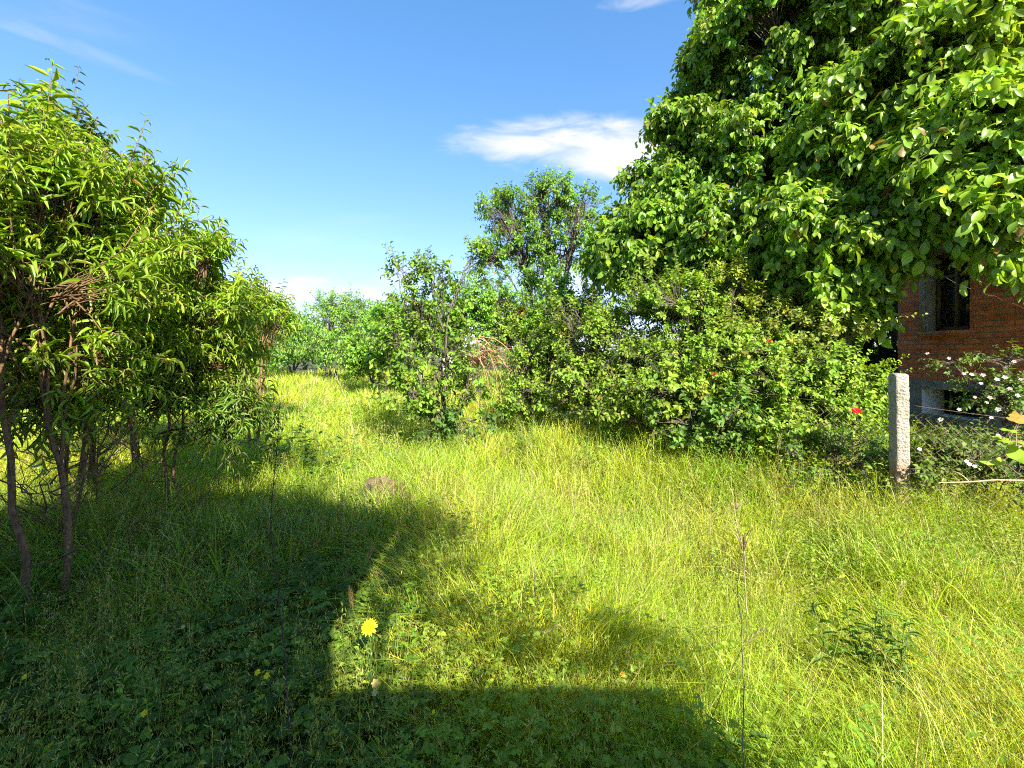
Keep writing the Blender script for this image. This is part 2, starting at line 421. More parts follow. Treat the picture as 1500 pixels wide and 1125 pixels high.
def lobe(px, py, Y, rpx, rpy, n, ry=None, col=None):          # an ellipsoid of foliage given where it is seen and how far away it stands
    c = at(px, py, Y); rx, rz = rpx/F*Y, rpy/F*Y
    t = (tuple(c), (rx, ry or (rx+rz)*.5, rz), n)
    return t if col is None else t+(col,)

# ------------------------------------------------------------------ the old peach thicket on the left
PG = 'narrow leaved trees of the thicket on the left'
PC = (.205, .335, .026); PCd = (.16, .26, .028)
pl = leaf_std(.36, 15, .115, .019, LANCE, droop=.45, spread=.75, arch=.25, taper=.35, fresh=.35, nrm_rand=.45, r0=.0035)
pl2 = leaf_std(.36, 14, .13, .025, LANCE, droop=.45, spread=.75, arch=.25, taper=.35, fresh=.35, nrm_rand=.45, r0=.004)
def peach(label, bx, by, lobes, r=.03, col=PC, lf=pl, low=11, **kw):
    lobes = [(l[0], l[1], int(l[2]*.78), *l[3:]) for l in lobes]
    def lf2(cr, wood, pts, d, cv):
        lf(cr, wood, pts, d, cv)
        k = max(2, len(pts)//9); hi = pts[:, 2]+.3*(pts*unit(pts-pts.mean(0))).sum(1); sel = rng.choice(len(pts), k, replace=False)
        shoots(cr, wood, pts[sel], d[sel]+UP*1.6, R_(.4, .75, k), 20, .115, .024, cv[sel]*1.1, LANCE, droop=.5, spread=.8, arch=.12, taper=.45, fresh=.35, r0=.0045, start=.05)
    root, w_, c_ = tree('peach_tree', label, 'tree', (bx, by, 0), lobes, M_peach, M_barkr, lf2, PG, r_trunk=r, multi=True, gap=.42, shell=.75, col=col, outup=.9, nstem=2, clump=.4, stemcol=(.8, .75, .7), **kw)
    m = MB(); n = low; b0 = np.stack([bx+R_(-.1, .1, n), by+R_(-.1, .1, n), R_(.15, .9, n)], 1); th = R_(0, 6.28, n); L = R_(.35, .9, n)
    e0 = b0+np.stack([np.cos(th)*L*.8, np.sin(th)*L*.8, L*R_(.3, .9, n)], 1)
    B = limb(m, b0, e0, .005, .002, k=8, sides=4, bow=-.08, amp=.12, col=(.7, .65, .6))
    k = np.repeat(np.arange(n), 3); st = B[k, rng.integers(2, 7, n*3)]
    limb(m, st, st+unit(rng.normal(0, .6, (n*3, 3))+UP*.6)*R_(.1, .35, (n*3, 1)), .0025, .001, k=4, sides=3, bow=0, amp=.1)
    m.build('bare_twigs', M_barkr, root); return root
peach('nearest narrow leaved tree whose several bare stems rise from shaded grass at left', -2.5, 2.35,
      [lobe(60, 300, 2.7, 90, 75, 130), lobe(-60, 340, 2.5, 110, 120, 120), lobe(60, 410, 2.5, 110, 75, 150), lobe(20, 505, 2.7, 80, 45, 60), lobe(140, 390, 2.9, 62, 70, 95), lobe(110, 520, 2.8, 70, 40, 50), lobe(25, 560, 2.7, 50, 40, 36), lobe(140, 590, 2.8, 36, 30, 16, None, PCd), lobe(60, 610, 2.6, 40, 30, 14, None, PCd), lobe(55, 205, 2.8, 20, 34, 12), lobe(150, 300, 2.9, 24, 30, 18)], r=.024)
peach('slender narrow leaved tree with one upright brown stem just right of the nearest clump', -3.08, 3.0,
      [lobe(120, 300, 3.2, 70, 65, 110), lobe(190, 360, 3.2, 65, 75, 130), lobe(150, 470, 3.2, 100, 55, 120), lobe(40, 230, 3.4, 50, 40, 50)], r=.016)
peach('low young narrow leaved sapling sprouting between the bare stems of the thicket', -3.35, 3.5,
      [lobe(165, 560, 3.5, 40, 26, 40, None, (.2, .29, .03)), lobe(60, 585, 3.6, 40, 28, 34, None, PCd), lobe(20, 555, 3.4, 50, 24, 36), lobe(130, 615, 3.6, 30, 20, 22, None, PCd)], r=.01, low=18)
peach('dark topped narrow leaved tree standing tallest at the back of the thicket', -4.0, 4.1,
      [lobe(95, 215, 4.0, 38, 34, 60, None, (.10, .19, .03)), lobe(150, 275, 4.1, 60, 50, 90), lobe(30, 260, 4.2, 60, 60, 90, None, (.15, .25, .03)), lobe(120, 400, 4.3, 110, 90, 150)], r=.035, lf=pl2, col=PCd)
peach('narrow leaved tree at the far left whose crown runs out of the picture', -4.6, 3.4,
      [lobe(-80, 240, 3.5, 110, 90, 140), lobe(-60, 400, 3.5, 120, 100, 140)], r=.035, lf=pl2)
peach('narrow leaved tree with twiggy base and leafy shoots in front of the meadow', -2.93, 3.75,
      [lobe(250, 450, 3.75, 48, 50, 90), lobe(300, 385, 3.75, 16, 26, 18), lobe(235, 600, 3.7, 40, 26, 30, None, PCd), lobe(300, 440, 3.8, 55, 45, 90), lobe(225, 525, 3.7, 60, 40, 70), lobe(300, 520, 3.85, 55, 48, 90), lobe(325, 605, 3.9, 40, 34, 75, None, (.12, .22, .03)), lobe(260, 570, 3.8, 40, 26, 40), lobe(290, 395, 3.8, 22, 30, 30)], r=.022, bare=5)
peach('narrow leaved tree showing a pointed top shoot midway along the thicket slope', -4.3, 5.0,
      [lobe(200, 335, 5.0, 36, 38, 60), lobe(150, 400, 5.2, 90, 80, 140), lobe(235, 420, 5.0, 60, 60, 110), lobe(190, 500, 5.2, 100, 45, 100)], r=.035, lf=pl2)
peach('narrow leaved tree with arching shoots at the low end of the thicket', -3.7, 6.2,
      [lobe(340, 445, 6.2, 42, 36, 90), lobe(390, 470, 6.3, 30, 34, 60), lobe(335, 510, 6.2, 60, 38, 90), lobe(370, 455, 6.2, 30, 34, 50)], r=.03, lf=pl2)
peach('paler narrow leaved tree beyond the thicket where the far meadow begins', -4.9, 8.3,
      [lobe(400, 485, 8.3, 34, 32, 80), lobe(350, 490, 8.4, 50, 32, 80), lobe(300, 490, 8.6, 70, 38, 110)], r=.03, lf=pl2, col=(.13, .25, .035))

# ------------------------------------------------------------------ sapling in the middle
ol = leaf_std(.26, 9, .085, .05, OVATE, droop=.35, spread=.9, arch=.1, taper=.3, fresh=.2, r0=.004)
tree('plum_sapling', 'slim sapling with open arching branches standing alone in the middle of the meadow', 'tree', at(655, 600, 6.4)*[1, 1, 0],
     [lobe(590, 395, 6.4, 28, 20, 18), lobe(640, 400, 6.4, 45, 30, 50), lobe(620, 440, 6.4, 50, 28, 50), lobe(700, 380, 6.5, 26, 22, 22), lobe(590, 500, 6.3, 45, 40, 80), lobe(650, 500, 6.4, 45, 50, 95), lobe(570, 560, 6.2, 32, 26, 36),
      lobe(620, 580, 6.2, 50, 32, 70), lobe(700, 560, 6.4, 42, 40, 60), lobe(655, 620, 6.2, 62, 28, 90, None, (.08, .17, .03))],  # last lobe coloured dark in place of the shade under the crown
     M_shrub, M_bark, ol, r_trunk=.035, fork=.8, gap=.2, shell=.5, col=(.15, .27, .03), outup=.5)

# ------------------------------------------------------------------ shrubs of the hedge
HG = 'shrubs of the overgrown hedge in front of the walnut'
sl_ = leaf_std(.22, 12, .068, .042, OVATE, droop=.25, spread=.95, arch=.15, taper=.35, fresh=.3, r0=.003)
sl2 = leaf_std(.24, 9, .075, .046, OVATE, droop=.25, spread=.95, arch=.15, taper=.3, fresh=.3, r0=.003)
SC = (.19, .32, .034)
def shrub(name, label, bx, by, lobes, lf=sl_, col=SC, r=.03, cat='shrub', grp=HG, mat=None, **kw):
    lobes = [(l[0], l[1], int(l[2]*(1.25 if grp == HG else 1)), *l[3:]) for l in lobes]; lf0 = lf
    def lf(cr, wood, pts, d, cv):
        lf0(cr, wood, pts, d, cv)
        if grp == HG:
            k = len(pts)//12; sel = rng.choice(len(pts), k, replace=False)
            shoots(cr, wood, pts[sel], d[sel]+UP*.7+rng.normal(0, .3, (k, 3)), R_(.35, .8, k), 14, .06, .036, cv[sel]*1.08, OVATE, droop=.2, spread=.95, arch=.3, taper=.5, fresh=.35, r0=.004, start=.05)
    return tree(name, label, cat, (bx, by, 0), lobes, mat or M_shrub, M_bark, lf, grp, r_trunk=r, multi=True, gap=.1, shell=.42, col=col, outup=.6, kid='foliage', wkid='stems', clump=.4, **kw)
shrub('hedge_shrub', 'twiggy shrub at the left end of the hedge beside the sapling', .35, 7.3,
      [lobe(770, 520, 7.3, 45, 50, 150), lobe(775, 590, 7.0, 50, 45, 150), lobe(820, 500, 7.3, 50, 50, 150)], bare=6)
shrub('hedge_shrub', 'dense shrub with dark green heart left of the tallest hedge shrub', 1.3, 6.6,
      [lobe(870, 480, 6.6, 65, 45, 210), lobe(850, 560, 6.4, 60, 50, 190), lobe(920, 540, 6.2, 60, 60, 210)], lf=sl2, col=(.17, .28, .032))
shrub('hedge_shrub', 'tallest hedge shrub with yellowish spire of leaves over the middle of the hedge', 2.6, 6.0,
      [lobe(1070, 420, 5.9, 35, 38, 90, None, (.25, .34, .035)), lobe(1010, 450, 5.9, 70, 45, 220), lobe(1110, 470, 5.8, 65, 42, 200, None, (.22, .29, .035)), lobe(960, 450, 6.3, 60, 38, 160), lobe(1030, 530, 5.6, 90, 55, 300)], lf=sl_)
shrub('hedge_shrub', 'leafy shrub bulging forward low over the grass at the hedge middle', 2.1, 5.0,
      [lobe(990, 570, 5.2, 60, 40, 170), lobe(1040, 620, 4.9, 75, 40, 220, None, (.1, .2, .03)), lobe(930, 600, 5.5, 60, 35, 150)], lf=sl2, col=(.18, .29, .032))
shrub('hedge_shrub', 'pale leaved shrub reaching the dark gap beside the brick house', 3.9, 5.2,
      [lobe(1180, 490, 5.3, 70, 42, 220, None, (.21, .28, .05)), lobe(1225, 550, 5.0, 52, 40, 170), lobe(1150, 570, 5.0, 70, 50, 240), lobe(1240, 610, 4.9, 42, 30, 120), lobe(1145, 630, 4.7, 60, 32, 150), lobe(1130, 520, 5.4, 60, 40, 160), lobe(1200, 620, 4.8, 50, 30, 130), lobe(1262, 575, 5.1, 26, 30, 60)], lf=sl_)

# ------------------------------------------------------------------ walnut
WC = (.165, .30, .027)
wn, wf_ = leaf_walnut(.12, 6, 6, shape=WALN2), leaf_walnut(.115, 6, 6)
wroot, _, _ = tree('walnut_tree', 'huge walnut tree with drooping broad leaves filling the upper right', 'tree', (5.0, 7.6, 0),
     [lobe(908, 365, 8.0, 34, 55, 150), lobe(980, 290, 7.8, 55, 60, 200), lobe(1005, 190, 7.8, 48, 50, 180), lobe(960, 370, 7.4, 60, 50, 150), lobe(1060, 70, 7.6, 52, 80, 230), lobe(1110, 200, 7.2, 90, 75, 330),
      lobe(1060, 330, 6.8, 85, 65, 280), lobe(1180, 30, 6.8, 100, 80, 330), lobe(1170, 340, 6.3, 80, 65, 260), lobe(1300, -60, 6.5, 150, 90, 260), lobe(1060, -90, 8, 60, 80, 120),
      lobe(1130, 400, 6.6, 60, 40, 120), lobe(1310, 110, 7.0, 120, 90, 240), lobe(1450, 60, 6.6, 140, 110, 240)],
     M_walnut, M_bark, wf_, r_trunk=.26, fork=2.0, gap=.22, shell=.42, col=WC, outup=.25, bow=.05, twig=.007, clump=.52)
# the near boughs of the same tree
def bough(starts, lobes_, lf):
    wood, cr = MB(), MB()
    for (c, r, n, *cc) in lobes_:
        c, r = np.array(c), np.array(r)
        p0 = np.array(starts); p0 = p0[np.argmin(((p0-c)**2).sum(1))]
        LP = limb(wood, p0, c, .05, .015, k=12, bow=.1, amp=.05, sides=7)[0]
        pts = lobe_points((c, r), n, .12, .45)
        cp = pts[rng.choice(n, max(2, n//9), replace=False)]; cp = cp[np.argmin(((pts[:, None]-cp[None])**2).sum(-1), 1)]; pts = pts+(cp-pts)*.42
        m = max(3, n//9); sub = c+(pts[rng.choice(n, m, replace=False)]-c)*.6
        BP = limb(wood, LP[rng.integers(6, 11, m)], sub, .014, .006, k=7, bow=.08, amp=.08, sides=5)
        own = np.argmin(((pts[:, None]-sub[None])**2).sum(-1), 1)
        st = BP[own, rng.integers(3, 7, n)]
        limb(wood, st, pts, .006, .003, k=4, bow=.05, amp=.06, sides=3)
        d = unit((pts-c)/r*.9+UP*.2+rng.normal(0, .3, (n, 3)))
        cv = np.array(cc[0] if cc else (.20, .34, .03))*(1+rng.normal(0, .12, (n, 1)))
        lf(cr, wood, pts, d, cv)
    wood.build('bough', M_bark, wroot); cr.build('leafy_bough', M_walnut, wroot)
bough([(5.0, 7.0, 3.6), (6.0, 6.2, 4.4), (5.4, 6.4, 5.4)],
      [lobe(1230, 210, 5.8, 85, 65, 210), lobe(1200, 320, 5.6, 75, 60, 190), lobe(1330, 215, 5.2, 85, 60, 170), lobe(1262, 345, 5.3, 66, 46, 150), lobe(1230, 420, 5.3, 42, 30, 65), lobe(1255, 448, 5.3, 18, 14, 10), lobe(1180, 430, 5.7, 50, 30, 60),
       lobe(1345, 262, 5.0, 60, 36, 80), lobe(1330, 120, 5.2, 90, 60, 150), lobe(1430, 170, 4.5, 90, 65, 130), lobe(1420, 235, 4.4, 70, 40, 75), lobe(1485, 290, 4.2, 45, 34, 50), lobe(1495, 350, 4.2, 24, 24, 14), lobe(1440, 40, 4.8, 110, 60, 130), lobe(1540, 180, 4.2, 70, 130, 110)], wn)

# ------------------------------------------------------------------ trees farther off
TG = 'trees and bushes beyond the meadow'
tl = leaf_std(.5, 10, .17, .085, LEAF5, droop=.35, spread=.9, arch=.15, taper=.3, fresh=.25, r0=.008)
tlf = leaf_std(.42, 12, .125, .078, LEAF5, droop=.2, spread=.95, arch=.1, taper=.3, fresh=.25, r0=.008)
def ftree(name, label, px, Y, lobes, lf=tl, col=(.11, .22, .035), cat='tree', **kw):
    br_ = 1.0 if name in ('dark_tree', 'shade_fill_bush') else np.array([1.5, 1.55, 1.1]); col = tuple(np.array(col)*br_); lobes = [(*l[:3], *[tuple(np.array(x)*br_) for x in l[3:]]) for l in lobes]
    kw.setdefault('gap', .12)
    lobes = [(l[0], l[1], int(l[2]*2.6), *l[3:]) for l in lobes]
    return tree(name, label, cat, ((px-750)/F*Y, Y, 0), lobes, M_far, M_bark, lf, TG, col=col, **kw)
ftree('airy_tree', 'tall airy tree with several visible stems and sky showing between its branches', 795, 15.5,
      [lobe(745, 320, 15.5, 36, 36, 70), lobe(800, 295, 15.5, 40, 30, 75), lobe(850, 310, 15.3, 38, 34, 60), lobe(715, 375, 15.5, 30, 26, 40), lobe(770, 360, 15.5, 48, 34, 75), lobe(835, 365, 15.5, 40, 34, 50), lobe(790, 410, 15.4, 36, 34, 50), lobe(735, 290, 15.5, 14, 14, 12), lobe(800, 272, 15.5, 16, 10, 12)],
      multi=True, r_trunk=.1, col=(.10, .20, .033), bare=10, twig=.012, limb_amp=.05, gap=.2)
ftree('leafy_bush', 'leafy bush directly behind the sapling and the brushwood heap', 620, 12.5,
      [lobe(575, 475, 12.5, 34, 34, 110), lobe(620, 480, 12.5, 40, 42, 130), lobe(680, 460, 12.3, 44, 36, 130), lobe(720, 440, 12.8, 36, 32, 80)], lf=tlf, multi=True, r_trunk=.05, cat='bush')
ftree('leafy_bush', 'bush with a few rusty dead leaves below the airy tree', 755, 12.5,
      [lobe(740, 480, 12.5, 30, 30, 90, None, (.14, .2, .04)), lobe(765, 470, 12.4, 12, 9, 16, None, (.32, .16, .03)), lobe(800, 465, 12.2, 40, 34, 100), lobe(850, 455, 12, 36, 30, 90, None, (.15, .24, .04)), lobe(820, 430, 12, 16, 26, 30)], lf=tlf, multi=True, r_trunk=.05, cat='bush', bare=5)
ftree('willow_tree', 'pale round topped tree at the far end of the meadow', 485, 20,
      [lobe(485, 455, 20, 30, 30, 120, None, (.14, .25, .06)), lobe(515, 465, 20, 26, 28, 90, None, (.12, .22, .07)), lobe(475, 490, 20, 34, 28, 90, None, (.13, .24, .05)), lobe(500, 515, 19.5, 46, 20, 110, None, (.13, .24, .05))], lf=leaf_std(.5, 9, .16, .05, LEAF5, droop=.2), multi=True, r_trunk=.08, bare=8)
ftree('far_bush', 'dark green bush closing the meadow left of the pale round topped tree', 430, 24,
      [lobe(430, 480, 24, 34, 28, 110), lobe(400, 470, 25, 30, 24, 80), lobe(455, 500, 23, 26, 22, 70), lobe(410, 515, 22, 50, 22, 110), lobe(370, 500, 24, 40, 28, 90)], lf=leaf_std(.6, 8, .22, .12, LEAF5, droop=.2), multi=True, r_trunk=.08, cat='bush', col=(.09, .19, .035))
ftree('far_bush', 'rounded bush between the pale tree and the sapling', 550, 16,
      [lobe(548, 480, 16, 30, 34, 100), lobe(530, 510, 15.5, 30, 22, 70), lobe(580, 500, 14.5, 30, 30, 90), lobe(540, 530, 14.5, 44, 20, 110)], lf=tlf, multi=True, r_trunk=.06, cat='bush', col=(.11, .22, .03))
for px, Y, py, rx, rz, n, lab in ((120, 12.5, 500, 70, 32, 160, 'bush seen through the nearest bare stems of the thicket'), (225, 12, 495, 60, 36, 160, 'bush closing the meadow behind the middle of the thicket'),
                                 (320, 13, 500, 60, 34, 150, 'bush closing the meadow behind the low end of the thicket'), (10, 11.5, 495, 80, 40, 160, 'bush behind the thicket at the far left edge')):
    ftree('boundary_bush', lab, px, Y, [lobe(px, py, Y, rx, rz, n), lobe(px+20, py+28, Y-.3, rx, 22, n)], lf=tlf, multi=True, r_trunk=.05, cat='bush', col=(.085, .175, .03))
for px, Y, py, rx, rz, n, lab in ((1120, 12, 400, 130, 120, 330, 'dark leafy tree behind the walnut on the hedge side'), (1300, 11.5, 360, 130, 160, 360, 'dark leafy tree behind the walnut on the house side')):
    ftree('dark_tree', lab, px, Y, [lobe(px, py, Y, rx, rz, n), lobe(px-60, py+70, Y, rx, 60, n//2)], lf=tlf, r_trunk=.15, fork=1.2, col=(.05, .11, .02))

cr = MB(); n = 2600; X = R_(-70, 60, n); hh = 2.6+1.3*np.sin(X*.35)+.9*np.sin(X*.93+2)+.5*np.sin(X*2.3)
P = np.stack([X, 38+R_(-3, 3, n), R_(0, 1, n)**.8*hh*1.25], 1)
shoots(cr, None, P, rng.normal(0, 1, (n, 3))+UP*.8, 1.2, 9, .5, .34, np.array([.085, .17, .04])*R_(.6, 1.3, (n, 1)), LEAF5, droop=.2)
tag(cr.build('distant_woods', M_far), 'low belt of far off woods along the horizon behind the bushes', 'woods', kind='stuff')

ftree('shade_fill_bush', 'bush added and coloured near black as shade in the gap beside the brick house', 1300, 9.0, [lobe(1290, 520, 9.0, 50, 60, 110), lobe(1250, 560, 9.2, 60, 50, 90), lobe(1310, 600, 8.6, 40, 40, 60)], lf=tlf, multi=True, r_trunk=.05, cat='bush', col=(.03, .06, .012))  # added to block a bright gap, near black colour instead of shade

# ------------------------------------------------------------------ brick house on the right
def brick_mat(name, axis):
    m, q, out = mat_base(name)
    tc = q.new('ShaderNodeTexCoord'); sp = q.new('ShaderNodeSeparateXYZ'); q.l.new(tc.outputs['Object'], sp.inputs[0])
    cb = q.new('ShaderNodeCombineXYZ'); q.l.new(sp.outputs[axis], cb.inputs[0]); q.l.new(sp.outputs[2], cb.inputs[1])
    wob = q.new('ShaderNodeVectorMath', operation='ADD'); nn = q.new('ShaderNodeTexNoise'); nn.inputs['Scale'].default_value = 9
    q.l.new(tc.outputs['Object'], nn.inputs['Vector'])
    scv = q.new('ShaderNodeVectorMath', operation='SCALE'); q.l.new(nn.outputs['Color'], scv.inputs[0]); scv.inputs[3].default_value = .012
    q.l.new(cb.outputs[0], wob.inputs[0]); q.l.new(scv.outputs[0], wob.inputs[1])
    br = q.new('ShaderNodeTexBrick'); q.l.new(wob.outputs[0], br.inputs['Vector'])
    br.inputs['Scale'].default_value = 1; br.inputs['Brick Width'].default_value = .26; br.inputs['Row Height'].default_value = .078
    br.inputs['Mortar Size'].default_value = .008; br.inputs['Mortar Smooth'].default_value = .3; br.inputs['Bias'].default_value = -.1
    br.inputs['Color1'].default_value = (.78, .27, .105, 1); br.inputs['Color2'].default_value = (.55, .16, .065, 1); br.inputs['Mortar'].default_value = (.30, .23, .18, 1)
    n = q.noise(tc.outputs['Object'], 5, 6, .65); n2 = q.noise(tc.outputs['Object'], 60, 4, .7)
    col = q.mix(1.0, br.outputs[0], q.ramp(n, [(.3, (.65, .6, .6)), (.7, (1.15, 1.1, 1.05))]), 'MULTIPLY')
    p = q.new('ShaderNodeBsdfPrincipled'); q.l.new(col, p.inputs['Base Color']); p.inputs['Roughness'].default_value = .9
    b = q.new('ShaderNodeBump'); b.inputs['Strength'].default_value = .9; b.inputs['Distance'].default_value = .012
    hh = q.math('ADD', q.math('MULTIPLY', br.outputs['Fac'], -1.0), q.math('MULTIPLY', n2, .5))
    q.l.new(hh, b.inputs['Height']); q.l.new(b.outputs[0], p.inputs['Normal']); q.l.new(p.outputs[0], out.inputs[0]); return m
M_bry, M_brx = brick_mat('red_brick', 1), brick_mat('red_brick_front', 0)
M_conc = plain_mat('old_concrete', (.27, .25, .22), .92, var=.3, scale=8, bump=.5)
M_plast = plain_mat('grey_plaster', (.30, .29, .24), .9, var=.25, scale=12, bump=.2)
M_white = plain_mat('whitewash', (.78, .79, .78), .9, var=.12, scale=10, bump=.2)
M_wood = plain_mat('weathered_wood', (.14, .115, .085), .75, var=.35, scale=25, bump=.3)
M_tile = plain_mat('clay_tile', (.36, .13, .07), .85, var=.3, scale=6, bump=.3)
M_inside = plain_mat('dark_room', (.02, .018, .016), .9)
M_curt = plain_mat('net_curtain', (.45, .45, .42), .9, var=.2, scale=14)
gl, q, out = mat_base('window_glass'); g = q.new('ShaderNodeBsdfPrincipled'); g.inputs['Base Color'].default_value = (.05, .06, .06, 1)
g.inputs['Roughness'].default_value = .05; g.inputs['Specular IOR Level'].default_value = .8; g.inputs['Alpha'].default_value = .55
q.l.new(g.outputs[0], out.inputs[0]); M_glass = gl

HX, HY0, HY1, HXB = 6.58, 3.0, 7.45, 13.0
house = empty('brick_house', (9.8, 5.2, 0), 'old red brick house with grey plinth and dark window half hidden by the walnut', 'house')
PL, EV = 1.15, 3.9
def wall_side(mb, z0, z1, holes, x=HX, dep=.28, y0=HY0, y1=HY1):
    ys = sorted({y0, y1, *[h[0] for h in holes], *[h[1] for h in holes]}); zs = sorted({z0, z1, *[h[2] for h in holes], *[h[3] for h in holes]})
    for a, b in zip(ys, ys[1:]):
        for c_, d in zip(zs, zs[1:]):
            if any(h[0] <= a and b <= h[1] and h[2] <= c_ and d <= h[3] for h in holes): continue
            mb.quad([(x, b, c_), (x, a, c_), (x, a, d), (x, b, d)])
WINS = [(6.28, 6.95, 1.92, 3.12), (3.7, 4.37, 1.92, 3.12)]
BAS = [(6.05, 6.98, .62, 1.02)]
m = MB(); wall_side(m, PL, EV, WINS)
m.quad([(HX, HY1, PL), (HXB, HY1, PL), (HXB, HY1, EV), (HX, HY1, EV)][::-1]); m.quad([(HXB, HY0, PL), (HXB, HY1, PL), (HXB, HY1, EV), (HXB, HY0, EV)])
hw = m.build('wall', M_bry, house, smooth=False)
m = MB(); m.quad([(HX, HY0, PL), (HXB, HY0, PL), (HXB, HY0, EV), (HX, HY0, EV)])
xm = (HX+HXB)/2
m.add([(HX, HY0, EV), (HXB, HY0, EV), (xm, HY0, EV+2.3)], [[(0, 1, 2)]], (.5,)*3)
m.build('gable_wall', M_brx, house, smooth=False)
m = MB(); m.add([(HX, HY1, EV), (HXB, HY1, EV), (xm, HY1, EV+2.3)], [[(0, 2, 1)]], (.5,)*3); m.build('rear_gable', M_brx, house, smooth=False)
m = MB(); wall_side(m, -.1, PL, BAS, x=HX-.035)
m.quad([(HX-.035, HY0-.035, PL), (HX, HY0-.035, PL), (HX, HY1, PL), (HX-.035, HY1, PL)])
m.quad([(HX-.035, HY0-.035, -.1), (HXB, HY0-.035, -.1), (HXB, HY0-.035, PL), (HX-.035, HY0-.035, PL)]); m.quad([(HX-.035, HY1+.03, -.1), (HXB, HY1+.03, -.1), (HXB, HY1+.03, PL), (HX-.035, HY1+.03, PL)])
m.build('plinth', M_conc, house, smooth=False)
m = MB()
for s in (0, 1):
    xe = (HX-.5, HXB+.5)[s]
    for z in (0, .09):
        m.quad([(xe, HY0-.4, EV-.16+z), (xm, HY0-.4, EV+2.35+z), (xm, HY1+.4, EV+2.35+z), (xe, HY1+.4, EV-.16+z)])
    for yy in (HY0-.4, HY1+.4):
        m.quad([(xe, yy, EV-.16), (xm, yy, EV+2.35), (xm, yy, EV+2.44), (xe, yy, EV-.07)])
    m.quad([(xe, HY0-.4, EV-.16), (xe, HY1+.4, EV-.16), (xe, HY1+.4, EV-.07), (xe, HY0-.4, EV-.07)])
m.build('roof', M_tile, house, smooth=False)
for k, (a, b, c_, d) in enumerate(WINS):
    w = MB(); x0, x1 = HX+.16, HX+.22
    t = .055
    w.box(x0, x1, a, a+t, c_, d); w.box(x0, x1, b-t, b, c_, d); w.box(x0, x1, a+t, b-t, c_, c_+t); w.box(x0, x1, a+t, b-t, d-t, d)
    w.box(x0-.01, x1-.01, (a+b)/2-.028, (a+b)/2+.028, c_+t, d-t); w.box(x0+.003, x1-.003, a+t, b-t, d-.38, d-.34)
    fr = w.build('window', M_wood, house, smooth=False)
    w = MB(); w.box(x0+.025, x0+.031, a+t, b-t, c_+t, d-t); w.build('pane', M_glass, fr, smooth=False)
    w = MB(); yy = np.linspace(a+.04, b-.12, 14)
    w.add([(HX+.30+.02*math.sin(i*1.9), v, z) for z in (c_+.02, d-.02) for i, v in enumerate(yy)], [[(i, i+1, 15+i, 14+i) for i in range(13)]], (.5,)*3)
    w.build('curtain', M_curt, fr)
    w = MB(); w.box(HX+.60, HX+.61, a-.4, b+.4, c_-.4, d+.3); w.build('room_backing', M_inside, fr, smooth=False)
    w = MB()                                            # plastered reveal round the opening
    w.quad([(HX+.002, b-.001, c_), (HX+.30, b-.001, c_), (HX+.30, b-.001, d), (HX+.002, b-.001, d)]); w.quad([(HX+.002, a+.001, c_), (HX+.30, a+.001, c_), (HX+.30, a+.001, d), (HX+.002, a+.001, d)])
    w.quad([(HX+.002, a, d-.001), (HX+.30, a, d-.001), (HX+.30, b, d-.001), (HX+.002, b, d-.001)])
    w.box(HX-.012, HX, b, b+.10, c_-.02, d+.05)
    w.build('reveal', M_plast, fr, smooth=False)
    w = MB(); w.box(HX-.06, HX+.16, a-.08, b+.1, c_-.085, c_-.004); w.build('sill', M_brx, fr, smooth=False)
    w = MB(); w.box(HX-.02, HX+.15, a-.1, b+.12, d+.004, d+.10); w.build('lintel', M_wood, fr, smooth=False)
for (a, b, c_, d) in BAS:
    w = MB(); X = HX-.035
    w.quad([(X, b-.001, c_), (X+.4, b-.001, c_), (X+.4, b-.001, d), (X, b-.001, d)]); w.quad([(X, a, c_+.001), (X+.4, a, c_+.001), (X+.4, b, c_+.001), (X, b, c_+.001)])
    w.quad([(X, a, d-.001), (X+.4, a, d-.001), (X+.4, b, d-.001), (X, b, d-.001)]); w.quad([(X, a+.001, c_), (X+.4, a+.001, c_), (X+.4, a+.001, d), (X, a+.001, d)])
    cw = w.build('cellar_window', M_white, house, smooth=False)
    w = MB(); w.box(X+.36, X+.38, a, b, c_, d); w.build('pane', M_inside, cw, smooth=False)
    w = MB()
    for i in range(4): w.box(X+.25, X+.27, a+.12+i*.2, a+.135+i*.2, c_, d)
    w.build('bar', M_wood, cw, smooth=False)

# ------------------------------------------------------------------ unseen house behind the viewer, its outline shaped to cast the near shade
bh = empty('unseen_shading_house', (-2, -4, 0), 'unseen gabled brick house behind the viewer, shaped to shade the near grass', 'house')
YB = -1.2
m = MB()
prof = [(-6.2, 0), (.60, 0), (.60, 4.1), (-.2, 4.6), (-1.4, 4.2), (-6.2, 2.75)]
V = [(x, y, z) for y in (YB, YB-7) for x, z in prof]
m.add(V, [[(0, 1, 2, 3), (0, 3, 4, 5), (6, 9, 8, 7), (6, 11, 10, 9), (1, 7, 8, 2), (0, 5, 11, 6)]], (.5,)*3); m.build('wall', M_brx, bh, smooth=False)
m = MB()
rp = [(-6.6, 2.63), (-1.4, 4.23), (-.2, 4.63), (1.05, 3.89)]
for (xa, za), (xb, zb) in zip(rp, rp[1:]):
    for z in (.02, .12): m.quad([(xa, YB+.25, za+z), (xb, YB+.25, zb+z), (xb, YB-7.3, zb+z), (xa, YB-7.3, za+z)])
    m.quad([(xa, YB+.25, za+.02), (xb, YB+.25, zb+.02), (xb, YB+.25, zb+.12), (xa, YB+.25, za+.12)])
m.build('roof', M_tile, bh, smooth=False)
m = MB(); m.box(.62, 1.86, YB-3, YB-.02, 0, 2.78); m.build('shade_lean_to', M_plast, bh, smooth=False)  # low unseen block sized for the flat shade edge nearest the viewer

